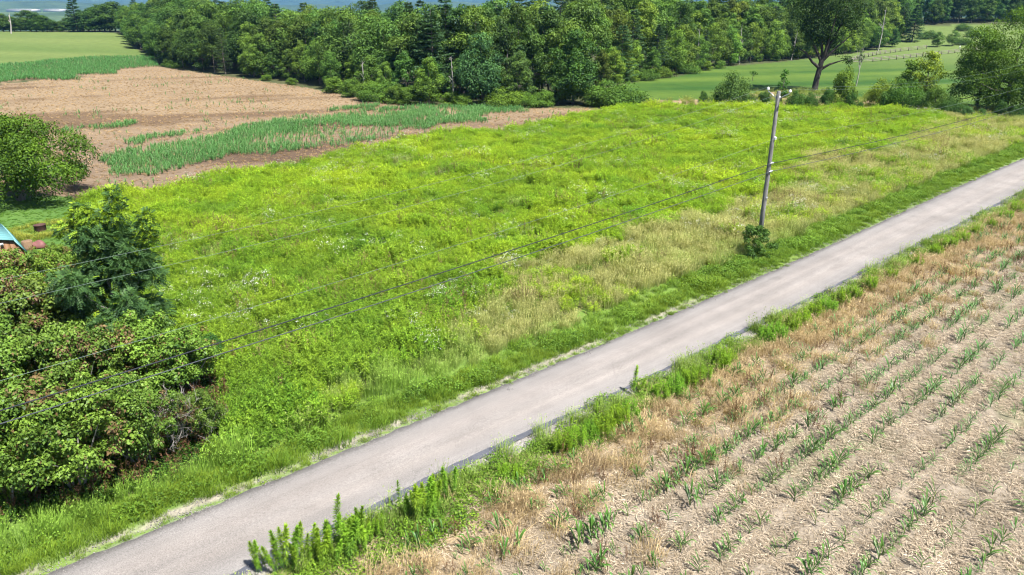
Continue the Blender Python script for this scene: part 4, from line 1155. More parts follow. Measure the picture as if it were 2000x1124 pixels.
for u, z, w in ((.35, 2.62, .17), (.95, 2.58, .12)):
    P0 = S(u, -.1, z); mb = MB(); mb.box(P0, (w, .08, .13), ax=[sr, sd, (0, 0, 1)]); mb.box(P0 + sd * .06, (.04, .1, .04), ax=[sr, sd, (0, 0, 1)])
    fl = link('flood_light', mb.build('flood_light', [M['white']]), root)
    mb = MB(); mb.box(P0 - sd * .045, (w * .6, .012, .07), ax=[sr, sd, (0, 0, 1)]); link('lamp_glass', mb.build('lamp_glass', [M['black']]), fl)
# things on the lawn
M['rust'] = plain('rusty_dark_metal', (0.07, 0.035, 0.03), .8, .2, .4, 6)
M['stump'] = bark('stump_wood', (0.10, 0.06, 0.035), (0.22, 0.14, 0.08), 8)
M['red'] = plain('faded_red', (0.15, 0.06, 0.055), .7, 0, .25, 5)
p = G(80, 452); mb = MB(); mb.lathe((0, 0, 0), [(.30, 0), (.34, .1), (.35, .42), (.37, .44), (.33, .44), (.31, .1), (0, .08)], 16)
for q in range(3): mb.tube([(.3 * math.cos(q * 2.1), .3 * math.sin(q * 2.1), .1), (.36 * math.cos(q * 2.1), .36 * math.sin(q * 2.1), -.02)], .02, 6)
tag(link('fire_pit', mb.build('fire_pit', [M['rust']], True), None, tuple(p)), 'dark rusty round fire pit in a dry grass ring on the lawn', 'fire pit')
p = G(56, 487); mb = MB(); mb.lathe((0, 0, 0), [(0, -.02), (.36, -.02), (.31, .15), (.29, .5), (.27, .53), (.12, .52), (0, .5)], 14); mb.tube([(.28, 0, .1), (.5, .05, -.02)], [.08, .03], 6); mb.tube([(-.2, .2, .1), (-.4, .35, -.02)], [.08, .03], 6)
tag(link('tree_stump', mb.build('tree_stump', [M['stump']], True), None, tuple(p)), 'brown tree stump just right of the shed', 'stump')
p = G(76, 484); g = np.random.default_rng(3); mb = MB()
prf = [(.0, -.02), (.42, -.02), (.46, .12), (.40, .27), (.27, .38), (.1, .43), (0, .43)]
mb.lathe((0, 0, 0), prf, 14); V = mb.V[0]; V *= (1 + .12 * np.sin(V[:, :1] * 9 + V[:, 1:2] * 7)) * np.array([1.15, .8, 1.0])
tag(link('red_stone', mb.build('red_stone', [M['red']], True), None, tuple(p)), 'faded red rounded stone on the lawn right of the stump', 'stone')

# ------------------------------------------------------------------ paddock fence
M['fence'] = bark('fence_wood', (0.13, 0.11, 0.09), (0.26, 0.23, 0.2), 6)
post_me = MB().box((0, 0, .62), (.16, .16, 1.3)).build('post', [M['fence']])
def fence(line, label, step=5.2):
    L = resample(np.array(line), step); p0 = L[0]
    root = empty('paddock_fence', (p0[0], p0[1], float(height(*p0)))); tag(root, label, 'fence')
    for q in L:
        link('post', post_me, root, (q[0] - p0[0], q[1] - p0[1], float(height(*q)) - float(height(*p0))))
    for i in range(len(L) - 1):
        a, b_ = L[i], L[i + 1]; za, zb = float(height(*a)), float(height(*b_)); z0 = float(height(*p0))
        for hz in (.35, .75, 1.12):
            A = np.array([a[0] - p0[0], a[1] - p0[1], za - z0 + hz]); B = np.array([b_[0] - p0[0], b_[1] - p0[1], zb - z0 + hz])
            d = B - A; ln = np.linalg.norm(d); d /= ln; s_ = np.array([-d[1], d[0], 0])
            mb = MB(); mb.box((A + B) / 2 + s_ * .1, (ln, .04, .13), ax=[d, s_, np.cross(d, s_)]); link('rail', mb.build('rail', [M['fence']]), root)
fence(Gp([(1657, 124), (1700, 122), (1760, 116), (1820, 109), (1880, 102), (1960, 94)]), 'three rail wooden fence along the near side of the paddock')
fence(Gp([(1657, 123), (1680, 115), (1720, 107), (1760, 101), (1815, 95)]), 'three rail wooden fence along the far side of the paddock')
p = G(1874, 96); mb = MB(); mb.tube([(0, 0, -.1), (0, 0, 1.0)], .12, 6); mb.tube([(0, 0, 1.0), (0, 0, 1.12)], [.15, .02], 6)
tag(link('white_post', mb.build('white_post', [M['white']]), None, tuple(p)), 'short white post at the paddock end', 'post')
# pale buildings far down in the valley
M['pale_wall'] = plain('pale_metal_wall', (0.45, 0.42, 0.40), .6, 0, .05, .02)
M['pale_roof'] = plain('pale_metal_roof', (0.5, 0.48, 0.46), .4, 0, .05, .02)
for x0, x1, lb_ in ((12, 62, 'long pale building at the left in the far valley'), (84, 116, 'pale building left of the lone spruce in the far valley')):
    r0 = 3300.0; a0, a1 = ray(x0, 20), ray(x1, 20); A = a0[:2] / a0[1] * r0; B = a1[:2] / a1[1] * r0; zb = float(height(*A))
    root = empty('warehouse', (A[0], A[1], zb)); tag(root, lb_, 'building')
    L = np.linalg.norm(B - A); zt = 11.0
    d = np.array([*unit(B - A), 0]); s_ = np.array([-d[1], d[0], 0])
    mb = MB(); mb.box(d * L / 2 + s_ * 30 + [0, 0, zt * .45], (L, 60, zt * .9 + 2), ax=[d, s_, (0, 0, 1)]); link('wall', mb.build('wall', [M['pale_wall']]), root)
    P = [s_ * -1, d * L + s_ * -1, d * L + s_ * 30, s_ * 30]; P = [q + np.array([0, 0, zt * .9 + (2 if i > 1 else 0)]) for i, q in enumerate(P)]
    P2 = [s_ * 30, d * L + s_ * 30, d * L + s_ * 61, s_ * 61]; P2 = [q + np.array([0, 0, zt * .9 + (2 if i < 2 else 0)]) for i, q in enumerate(P2)]
    mb = MB(); mb.add(slab(P, (0, 0, 1), .6), CUBE); mb.add(slab(P2, (0, 0, 1), .6), CUBE); link('roof', mb.build('roof', [M['pale_roof']]), root)

# ------------------------------------------------------------------ scattered ground cover (instanced plants nobody could count)
def proto(meshes, cname):
    c = bpy.data.collections.new(cname)
    for i, me in enumerate(meshes):
        o = bpy.data.objects.new('%s_%02d' % (cname, i), me); c.objects.link(o)
    return c
def scatter(name, coll, nvar, P, label, scale=(0.8, 1.25), tint=None, rz=None, sz=None, var=None):
    n = len(P)
    if n == 0: return
    me = bpy.data.meshes.new(name); me.vertices.add(n); me.vertices.foreach_set('co', np.asarray(P, np.float32).ravel())
    s = rng.uniform(*scale, n) if sz is None else sz
    S3 = np.stack([s, s, s * rng.uniform(.85, 1.15, n)], 1)
    rot = np.stack([rng.normal(0, .06, n), rng.normal(0, .06, n), rng.uniform(0, tau, n) if rz is None else rz], 1)
    for nm, ty, key, data in (('ivar', 'INT', 'value', (rng.integers(0, nvar, n) if var is None else var).astype(np.int32)), ('irot', 'FLOAT_VECTOR', 'vector', rot), ('iscale', 'FLOAT_VECTOR', 'vector', S3)):
        a = me.attributes.new(nm, ty, 'POINT'); a.data.foreach_set(key, np.asarray(data, np.int32 if ty == 'INT' else np.float32).ravel())
    t4 = np.ones((n, 4), np.float32)
    if tint is not None: t4[:, :3] = tint
    a = me.attributes.new('tint', 'FLOAT_COLOR', 'POINT'); a.data.foreach_set('color', t4.ravel())
    o = link(name, me); tag(o, label, None, None, 'stuff')
    ng = bpy.data.node_groups.new(name, 'GeometryNodeTree')
    ng.interface.new_socket('Geometry', in_out='INPUT', socket_type='NodeSocketGeometry'); ng.interface.new_socket('Geometry', in_out='OUTPUT', socket_type='NodeSocketGeometry')
    gi = ng.nodes.new('NodeGroupInput'); go = ng.nodes.new('NodeGroupOutput')
    ip = ng.nodes.new('GeometryNodeInstanceOnPoints'); ci = ng.nodes.new('GeometryNodeCollectionInfo')
    ci.inputs['Collection'].default_value = coll; ci.inputs['Separate Children'].default_value = True; ci.inputs['Reset Children'].default_value = True
    ip.inputs['Pick Instance'].default_value = True
    def na_(nm, ty):
        q = ng.nodes.new('GeometryNodeInputNamedAttribute'); q.data_type = ty; q.inputs['Name'].default_value = nm
        return [x for x in q.outputs if x.enabled and x.name == 'Attribute'][0]
    ng.links.new(gi.outputs[0], ip.inputs['Points']); ng.links.new(ci.outputs[0], ip.inputs['Instance'])
    ng.links.new(na_('ivar', 'INT'), ip.inputs['Instance Index'])
    ng.links.new(na_('irot', 'FLOAT_VECTOR'), ip.inputs['Rotation']); ng.links.new(na_('iscale', 'FLOAT_VECTOR'), ip.inputs['Scale'])
    ng.links.new(ip.outputs[0], go.inputs[0])
    md = o.modifiers.new('scatter', 'NODES'); md.node_group = ng
    return o
# candidate points: uniform on the ground inside the view wedge
def wedge(r0, r1, dens, amax=47):
    n = int(math.radians(2 * amax) / 2 * (r1 * r1 - r0 * r0) * dens)
    r = np.sqrt(rng.uniform(r0 * r0, r1 * r1, n)); a = np.radians(rng.uniform(-amax, amax, n))
    return r * np.sin(a), r * np.cos(a)
def with_z(x, y): return np.stack([x, y, height(x, y)], 1)
def vis(x, y, pad=120):
    px, py = project(x, y, 0.0); return (px > -pad) & (px < 2000 + pad) & (py < 1124 + 110)

# meadow
Mi = {}
Mi['gold'] = foliage('goldenrod_leaf', (0.045, 0.11, 0.010), (0.335, 0.53, 0.034), 'instance', .3)
Mi['grass'] = foliage('meadow_grass', (0.13, 0.19, 0.03), (0.42, 0.44, 0.14), 'instance', .35)
Mi['weed'] = foliage('low_weed', (0.04, 0.10, 0.014), (0.175, 0.30, 0.035), 'instance', .28)
Mi['white'] = foliage('white_petal', (0.6, 0.6, 0.55), (0.8, 0.8, 0.78), None, .2)
Mi['dead'] = foliage('dead_weed', (0.09, 0.055, 0.03), (0.26, 0.17, 0.095), 'instance', .1)
Mi['straw'] = foliage('straw', (0.24, 0.19, 0.13), (0.52, 0.45, 0.35), 'instance', .15)
Mi['dry'] = foliage('dry_grass', (0.25, 0.19, 0.10), (0.56, 0.455, 0.27), 'instance', .25)
Mi['corn'] = foliage('corn_leaf_far', (0.035, 0.11, 0.03), (0.13, 0.28, 0.075), 'instance', .25, .4)
c_gold = proto([clump_goldenrod('goldenrod_clump', Mi['gold'], 15, .5, (.5, .95), 20, .125) for _ in range(5)], 'goldenrod_clumps')
c_grass = proto([tuft('grass_tuft', Mi['grass'], 75, .38, (.4, .85), .014, .45, .25) for _ in range(4)], 'grass_tufts')
c_weed = proto([lowleaf('weed_patch', Mi['weed'], 110, .45, .42, .09) for _ in range(4)], 'weed_patches')
c_flow = proto([flowers('fleabane', Mi['weed'], Mi['white'], 7, .5, (.55, .95), .032) for _ in range(3)], 'fleabanes')
c_short = proto([tuft('short_grass', Mi['weed'], 80, .3, (.12, .34), .012, .8) for _ in range(3)], 'short_grasses')
c_dead = proto([deadweed('dead_stems', Mi['dead'], 8, .2, (.35, .8)) for _ in range(3)], 'dead_stem_tufts')
c_dry = proto([tuft('dry_tuft', Mi['dry'], 80, .34, (.15, .5), .011, 1.0, .1) for _ in range(4)], 'dry_tufts')
c_straw = proto([straw('straw_litter', Mi['straw'], 55, .5) for _ in range(5)], 'straw_litters')

x, y = wedge(14, 140, 8.5)
m_ = inside(MEADOW, x, y) & vis(x, y) & ~(inside(THICKET, x, y) & (rng.random(len(x)) < .93)); x, y = x[m_], y[m_]
df, dn, arc_ = fields(x, y)
m_ = df > .5; x, y, df = x[m_], y[m_], df[m_]
r_ = np.hypot(x, y)
keep_ = rng.random(len(x)) < np.interp(r_, [14, 40, 70, 140], [1, 1, .8, .6]); x, y, df, r_ = x[keep_], y[keep_], df[keep_], r_[keep_]
px_, py_ = project(x, y, .4)
n_a = fbm(x * .11, y * .11, 201); n_b = fbm(x * .35, y * .35, 211); n_c = fbm(x * .28 + 50, y * .28, 221); n_d = fbm(x * .9, y * .9, 231)
# strip widths: short verge, then tall grass, then goldenrod
gw = np.interp(px_, [300, 700, 1000, 1400, 1700, 2000], [1.6, 2.0, 2.2, 2.6, 2.4, 2.6]) + (n_b - .5) * 1.4
tw = np.interp(px_, [300, 600, 800, 1000, 1400, 1700, 2000], [2.6, 3.4, 5.0, 8, 10, 12, 17]) + (n_a - .5) * 9 + (n_b - .5) * 5
zone_short = df < gw
zone_tall = (~zone_short) & (df < tw)
zone_gold = ~(zone_short | zone_tall)
rr = rng.random(len(x))
gold = (zone_gold & ((n_b + n_d * .4) > .43 + .2 * (rr - .5))) | (zone_tall & (n_c + .25 * n_d > .66) & (rr < .35))
grass = (zone_gold & ~gold & (rr < .75)) | (zone_tall & ~gold & (rr < .85))
weed = ~(gold | grass)
lush = sst(62, 30, r_) * sst(1100, 600, px_)            # nearer left part: deeper green
lime = 1 - lush
def jitter(t, v): return t * (1 + rng.normal(0, v, (len(t), 1)))
midg = sst(.42, .6, fbm(x * .09 + 20, y * .09, 203)) * .75
tg = lerp((1.08, 1.0, 1.0), (.70, .74, 1.0), np.clip(lush * .75 + midg * .6, 0, 1)) * lerp((.52, .72, .72), (1.3, 1.14, 1.0), np.clip(n_b * 1.3 - .1 + rng.normal(0, .12, len(x)), 0, 1))
tg = jitter(tg, .13)
sz = np.interp(n_d * .5 + fbm(x * .5, y * .5, 239) * .5, [.25, .5, .75], [.5, .82, 1.35]) * rng.uniform(.75, 1.2, len(x)) * np.interp(r_, [15, 60, 120], [.95, 1.05, 1.2])
scatter('goldenrod', c_gold, 5, with_z(x[gold], y[gold]), 'bright green goldenrod filling the meadow', tint=tg[gold], sz=sz[gold])
tan = np.clip(sst(.35, .65, n_c) * .45 + zone_tall * sst(700, 1100, px_) * (.5 + .5 * sst(.25, .6, n_b + .3 * (rng.random(len(x)) - .3))), 0, 1)
brown = sst(.56, .7, fbm(x * .16 + 9, y * .16, 251)) * zone_gold * sst(1150, 1400, px_)
tt = lerp((.66, 1.0, .5), (1.22, 1.12, 1.45), tan); tt = tt * lerp((1, 1, 1), (1.0, .72, .62), brown)
tt = jitter(tt, .14)
scatter('meadow_grass', c_grass, 4, with_z(x[grass], y[grass]), 'tall green and tan grass between the goldenrod', tint=tt[grass], sz=sz[grass] * .95)
tw_ = jitter(lerp((.75, .85, .8), (1.25, 1.15, .9), n_b), .14)
wt = weed & zone_short
scatter('verge_grass', c_short, 3, with_z(x[wt], y[wt]), 'short bright grass of the far road verge', tint=tw_[wt] * lerp((1.05, 1.1, 1), (1.5, 1.22, .9), n_a)[wt], sz=sz[wt] * 1.1)
wt2 = weed & zone_short & (rr < .5) & (df > .9)
wt2 = wt2 | (weed & ~zone_short)
scatter('meadow_weeds', c_weed, 4, with_z(x[wt2], y[wt2]), 'leafy low weeds among the meadow grass', tint=tw_[wt2], sz=sz[wt2])
fl = (fbm(x * .3 + 7, y * .3, 261, 3) > .6) & (rng.random(len(x)) < .15) & (df > 4)
scatter('white_wildflowers', c_flow, 3, with_z(x[fl] + .1, y[fl]), 'patches of small white wildflowers in the meadow', tint=np.tile((.8, .9, .8), (fl.sum(), 1)), sz=sz[fl])
dd = (fbm(x * .3, y * .3, 271) > .56) & (rng.random(len(x)) < .35) & ~zone_short & (df > 5)
scatter('dead_meadow_stems', c_dead, 3, with_z(x[dd], y[dd]), 'brown dead stems scattered in the meadow', tint=jitter(np.tile((1.25, 1.3, 1.25), (dd.sum(), 1)), .2), sz=sz[dd] * 1.15)

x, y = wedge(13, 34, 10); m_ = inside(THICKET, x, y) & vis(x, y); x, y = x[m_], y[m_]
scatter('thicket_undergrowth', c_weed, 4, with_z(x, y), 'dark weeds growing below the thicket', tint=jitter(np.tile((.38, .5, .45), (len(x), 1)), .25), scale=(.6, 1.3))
x, y = x[::3], y[::3]
scatter('thicket_dead_stems', c_dead, 3, with_z(x + .2, y), 'brown dead stems below the thicket', tint=np.tile((.7, .6, .55), (len(x), 1)), scale=(.8, 1.5))
# verge fringe on the far side
x, y = wedge(13, 110, 22); df, dn, _ = fields(x, y)
m_ = (df > .06 - .26 * sst(.5, .75, fbm(x * 1.3, y * 1.3, 97))) & (df < 1.6) & vis(x, y) & (rng.random(len(x)) < np.interp(np.hypot(x, y), [13, 30, 110], [1, .8, .4])); x, y, df = x[m_], y[m_], df[m_]
bare = fbm(x * .35, y * .35, 93) + .06 * sst(12, 2, x); gap = (df > .26) & (df < .46) & (bare > .52) & (x < 10)
m_ = ~gap; x, y, df = x[m_], y[m_], df[m_]
t = jitter(lerp((1.0, 1.05, 1.0), (1.7, 1.3, .8), fbm(x * .5, y * .5, 281)), .12)
scatter('verge_fringe', c_short, 3, with_z(x, y), 'low grass fringe at the far road edge', tint=t, sz=np.interp(df, [0, .3, 1.6], [.38, .5, 1.0]) * rng.uniform(.7, 1.2, len(x)))

# near side of the road: weeds, dry grass, then corn stubble with litter
x, y = wedge(13, 95, 16); df, dn, _ = fields(x, y)
m_ = (dn > .05) & (dn < 6.5) & vis(x, y) & (rng.random(len(x)) < np.interp(np.hypot(x, y), [13, 25, 95], [1, .9, .35])); x, y, dn = x[m_], y[m_], dn[m_]
n_a = fbm(x * .45, y * .45, 301); n_b = fbm(x * 1.1, y * 1.1, 311); rr = rng.random(len(x))
wz = (dn < 1.15 + (n_a - .5) * 1.6 + 1.3 * sst(6, 0, x)) & (dn > .12) & (rr < .75) & ~((dn < .55) & (fbm(x * .5, y * .5, 317) > .52))
dz = (~wz) & (dn > .9) & (rr < np.interp(dn + (n_a - .5) * 3.0, [1, 2.2, 3.4, 5.2], [.8, .56, .22, .03]))
t = jitter(lerp((.75, .9, .8), (1.5, 1.25, .8), n_b), .15)
scatter('near_verge_weeds', c_weed, 4, with_z(x[wz], y[wz]), 'bright leafy weeds along the near road edge', tint=t[wz], sz=rng.uniform(.45, .95, wz.sum()))
wz = dz & (rng.random(len(x)) < .10)
scatter('dry_strip_weeds', c_weed, 4, with_z(x[wz], y[wz]), 'green weeds mixed into the dry grass strip', tint=t[wz] * .85, sz=rng.uniform(.25, .6, wz.sum()))
wz2 = (dn < 1.4) & (dn > .15) & (rng.random(len(x)) < .24)
scatter('near_verge_grass', c_grass, 4, with_z(x[wz2], y[wz2]), 'tall grass mixed into the near road verge', tint=jitter(np.tile((.8, 1.0, .8), (wz2.sum(), 1)), .2), sz=rng.uniform(.5, .85, wz2.sum()))
td = jitter(lerp((.8, .76, .72), (1.1, 1.05, 1.0), n_b), .15)
scatter('dry_grass', c_dry, 4, with_z(x[dz], y[dz]), 'dry straw coloured grass between verge and corn', tint=td[dz], sz=rng.uniform(.6, 1.25, dz.sum()))
dw = (dn > 1.5) & (dn < 6.4) & (fbm(x * .4, y * .4, 321) > .5) & (rr > .955)
scatter('dead_field_stems', c_dead, 3, with_z(x[dw], y[dw]), 'dark dead weed stems standing in the dry grass', tint=np.tile((.75, .6, .55), (dw.sum(), 1)), sz=rng.uniform(.6, 1.15, dw.sum()))
x, y = wedge(13, 75, 11); df, dn, _ = fields(x, y)
m_ = (dn > 1.4) & vis(x, y) & (rng.random(len(x)) < np.interp(np.hypot(x, y), [13, 25, 75], [1, .9, .4])); x, y = x[m_], y[m_]
t = jitter(lerp((.62, .6, .56), (1.05, 1.02, 1.0), fbm(x * .9, y * .9, 331)), .15)
scatter('corn_residue', c_straw, 5, with_z(x, y), 'pale chopped straw litter covering the corn field', tint=t, scale=(.6, 1.2))
x, y = wedge(13, 60, .35); df, dn, _ = fields(x, y); m_ = (dn > 3.5) & vis(x, y); x, y = x[m_], y[m_]
scatter('field_weeds', c_weed, 4, with_z(x, y), 'small green weeds sprouting in the corn field', tint=np.tile((.8, .85, .7), (len(x), 1)), scale=(.08, .22))

M['stone'] = plain('stone_chip', (0.23, 0.215, 0.2), .9, 0, .3, 20)
def chips(name):
    mb = MB()
    for _ in range(26):
        c = np.array([rng.normal(0, .16), rng.normal(0, .16), .008]); h = rng.uniform(.006, .022)
        ax = unit(rng.normal(size=(3, 3))); mb.box(c, (h * 1.6, h * 1.2, h), ax=ax)
    return mb.build(name, [M['stone']])
c_chip = proto([chips('gravel_chips') for _ in range(4)], 'gravel_chip_patches')
x, y = wedge(12, 70, 26); df, dn, _ = fields(x, y)
m_ = (((df > -.12) & (df < .55)) | ((dn > -.1) & (dn < .5))) & vis(x, y) & (rng.random(len(x)) < .45); x, y = x[m_], y[m_]
scatter('edge_gravel', c_chip, 4, with_z(x, y) + [0, 0, .012], 'loose gravel chips along both road edges', scale=(.6, 1.2))

# lawn and the strip of corn behind
x, y = wedge(30, 75, 9); m_ = inside(LAWN, x, y) & vis(x, y); x, y = x[m_], y[m_]
fp = G(80, 452)
ring = np.exp(-((np.hypot(x - fp[0], (y - fp[1]) * .8) - 1.3) / .9) ** 2)
t = jitter(lerp((.75, .95, .9), (1.1, 1.1, .9), fbm(x * .3, y * .3, 341)), .1); t = t * (1 - ring[:, None]) + np.array((2.3, 1.35, 1.6)) * ring[:, None]
scatter('lawn_grass', c_short, 3, with_z(x, y), 'short mown grass of the lawn', tint=t, sz=.32 + .6 * ring)

# ------------------------------------------------------------------ corn
M['corn'] = foliage('corn_leaf', (0.014, 0.06, 0.010), (0.095, 0.235, 0.03), 'object', .25, .4, .45)
M['stalk'] = foliage('corn_stalk', (0.10, 0.18, 0.05), (0.22, 0.32, 0.10), 'object', .1)
def corn_variant(seed, leaves):
    g = np.random.default_rng(seed); h = g.uniform(.24, .34)
    st = MB(); st.tube([(0, 0, -.02), (g.normal(0, .01), g.normal(0, .01), h * .5), (g.normal(0, .015), g.normal(0, .015), h)], [.013, .011, .006], 6)
    out = []
    for k in range(leaves):
        t = k / (leaves - 1); a = (k % 2) * math.pi + g.normal(0, .38); z = h * (.18 + .78 * t)
        if t < .75: lf = corn_leaf(g.uniform(.55, .72), 0, g.uniform(.03, .042), g.uniform(.2, .36), g.uniform(.12, .26))
        else: lf = corn_leaf(g.uniform(.40, .48), 0, g.uniform(.026, .036), g.uniform(.10, .2), g.uniform(.2, .3))
        out.append((lf, z, a))
    return st, out
def rotz(V, a): c, s = math.cos(a), math.sin(a); return V @ np.array([[c, s, 0], [-s, c, 0], [0, 0, 1]])
def corn_joined(var, mat, stalk_mat):
    st, lf = var; mb = MB(); mb.add(st.V[0], st.F[0], .4, 1)
    for l, z, a in lf: mb.add(rotz(l.V[0], a) + [0, 0, z], l.F[0], l.L[0], 0)
    return mb.build('corn_plant', [mat, stalk_mat])
variants = [corn_variant(700 + k, 6 + k % 3) for k in range(7)]
joined = [corn_joined(v, M['corn'], M['stalk']) for v in variants]
stalks = [v[0].build('stalk', [M['stalk']]) for v in variants]
leafm = [[(l.build('leaf', [M['corn']], True), z, a) for l, z, a in v[1]] for v in variants]
c_corn = proto([corn_joined(v, Mi['corn'], Mi['corn']) for v in variants[:5]], 'corn_plants')
# rows parallel to the road on the near side
def near_frame():
    L = resample(near_edge, .25); s = np.arange(len(L)) * .25
    d = unit(np.gradient(L, axis=0)); n = np.stack([d[:, 1], -d[:, 0]], 1)
    return L, d, n
L_, d_, n_ = near_frame()
pts = []
row_rot = math.atan2(ROAD_DIR[1], ROAD_DIR[0]) + math.pi / 2
for k in range(0, 60):
    off = 2.2 + k * .9
    s = rng.uniform(0, .3); 
    while s < len(L_) * .25 - 1:
        i = int(s * 4); p = L_[i] + n_[i] * (off + rng.normal(0, .035))
        s += rng.uniform(.13, .24)
        if p[1] < 8: continue
        px, py = project(p[0], p[1], .2)
        if px < -80 or px > 2080 or py > 1210 or p[1] > 95: continue
        pr = .65 * vnoise(np.array(s * .85), np.array(k * 7.31), 401) + .35 * vnoise(np.array(s * 2.3), np.array(k * 5.7), 402) + .3 * (vnoise(np.array(p[0] * .16), np.array(p[1] * .16), 411) - .5)
        pres = sst(.32, .58, pr) * .62 + .14
        near_b = math.exp(-((px - 1150) / 330) ** 2 - ((py - 1030) / 130) ** 2)
        pres = (pres + .16 * near_b) * float(np.interp(off, [2, 3.5, 6], [.6, .85, 1.0]))
        if rng.random() < pres:
            pts.append((p[0], p[1], k, rng.uniform(.62, 1.2) * (0.88 + .3 * float(pr > .56) + .22 * near_b)))
pts = np.array(pts); krow = pts[:, 2].astype(int); pts = pts[:, [0, 1, 3]]
size_px = pts[:, 2] / np.hypot(pts[:, 0], pts[:, 1])
px, py = project(pts[:, 0], pts[:, 1], .2)
inview = (px > -10) & (px < 2010) & (py < 1150)
order = np.argsort(-(size_px * inview))
big = order[:300]; rest = order[300:]
print('CORN', len(pts), inview.sum())
ORD = 'one two three four five six seven eight nine ten eleven twelve thirteen fourteen fifteen sixteen seventeen eighteen nineteen twenty twenty-one twenty-two twenty-three twenty-four twenty-five'.split()
for rank, i in enumerate(big):
    x, y, s = pts[i]; v = int(rng.integers(0, 7)); rz = row_rot + rng.normal(0, .35)
    dn = float(fields(np.array(x), np.array(y))[1])
    z = .0
    pxi, pyi = project(x, y, .2)
    sec = 'by the right edge' if pxi > 1760 else 'by the bottom edge' if pyi > 960 else 'amid the field' if pyi > 760 else 'toward the far end'
    lab = '%s young corn plant in row %s from the verge, %s' % ('large' if s > 1.3 else 'small' if s < .95 else 'middling', ORD[min(krow[i], len(ORD) - 1)], sec)
    grp = 'young corn plants in rows beside the road'
    tint = tuple(np.array((1, 1, 1)) * rng.uniform(.8, 1.2) * np.array((rng.uniform(.9, 1.25), 1, 1)))
    if rank < 110:
        root = empty('corn_plant', (x, y, z), rz, s); tag(root, lab, 'corn plant', grp)
        link('stalk', stalks[v], root, color=tint)
        for me, lz, la in leafm[v]: link('leaf', me, root, (0, 0, lz), la, 1, tint)
    else:
        tag(link('corn_plant', joined[v], None, (x, y, z), rz, s, tint), lab, 'corn plant', grp)
q = pts[rest]
scatter('corn_rows', c_corn, 5, with_z(q[:, 0], q[:, 1]), 'farther and smaller young corn plants of the field', tint=jitter(np.tile((1, 1, 1.0), (len(q), 1)), .15), sz=q[:, 2], rz=row_rot + rng.normal(0, .35, len(q)))
# strips of dense corn in the field behind the meadow
ra = R(17)
cand = []
x, y = wedge(45, 175, 13)
m_ = np.zeros(len(x), bool)
jx = x + (fbm(x * .25, y * .25, 431) - .5) * 6; jy = y + (fbm(x * .25, y * .25, 441) - .5) * 8
for pl in CORN_STRIPS: m_ |= inside(pl, jx, jy)
m_ &= inside(CROP, x, y) & vis(x, y)
sp = inside(CROP, x, y) & vis(x, y) & (rng.random(len(x)) < .02) & (fbm(x * .12, y * .12, 451) > .6)
dens = sst(.3, .5, fbm(x * .22 + 30, y * .22, 461)) * .85 + .15
m_ &= rng.random(len(x)) < dens
m_ |= sp
x, y = x[m_], y[m_]
sy_ = -x * math.sin(ra) + y * math.cos(ra); sx_ = x * math.cos(ra) + y * math.sin(ra)
sy_ = np.round(sy_ / .76) * .76 + rng.normal(0, .06, len(x)); x, y = sx_ * math.cos(ra) - sy_ * math.sin(ra), sx_ * math.sin(ra) + sy_ * math.cos(ra)
t = jitter(lerp((.85, .95, .95), (1.4, 1.35, 1.5), fbm(x * .2, y * .2, 471)), .15)
scatter('corn_strips', c_corn, 5, with_z(x, y), 'dense green corn strips in the brown field before the woods', tint=t, sz=rng.uniform(.8, 1.25, len(x)), rz=ra + math.pi / 2 + rng.normal(0, .6, len(x)))
x, y = wedge(150, 330, 4.5)
m_ = inside(UPPER_CORN, x + (fbm(x * .1, y * .1, 481) - .5) * 8, y + (fbm(x * .1, y * .1, 482) - .5) * 14) & inside(np.vstack([UPPER_CORN]), x, y) & vis(x, y); x, y = x[m_], y[m_]
scatter('upper_corn', c_corn, 5, with_z(x, y), 'green corn band below the grass hill', tint=jitter(np.tile((.85, 1.0, 1.0), (len(x), 1)), .15), sz=rng.uniform(1.25, 1.7, len(x)))
# sprayed dead weeds on the brown field
x, y = wedge(50, 200, 3.2); m_ = inside(CROP, x, y) & vis(x, y); x, y = x[m_], y[m_]
m_ = rng.random(len(x)) < np.interp(np.hypot(x, y), [50, 100, 200], [1, .6, .3]); x, y = x[m_], y[m_]
t = jitter(lerp((.42, .36, .34), (.95, .85, .8), fbm(x * .2, y * .2, 491)), .2)
scatter('field_stubble', c_dry, 4, with_z(x, y), 'brown sprayed stubble on the crop field', tint=t * 1.3, sz=rng.uniform(.22, .5, len(x)))
# rough weeds along the hedge and wood edges
x, y = wedge(85, 230, 1.4); m_ = vis(x, y) & inside(RIDGE_DIRT, x, y) & (rng.random(len(x)) < .35); x, y = x[m_], y[m_]
scatter('bank_weeds', c_grass, 4, with_z(x, y), 'rough weeds on the bank below the pasture', tint=jitter(np.tile((.8, .9, .7), (len(x), 1)), .2), sz=rng.uniform(.7, 1.2, len(x)))

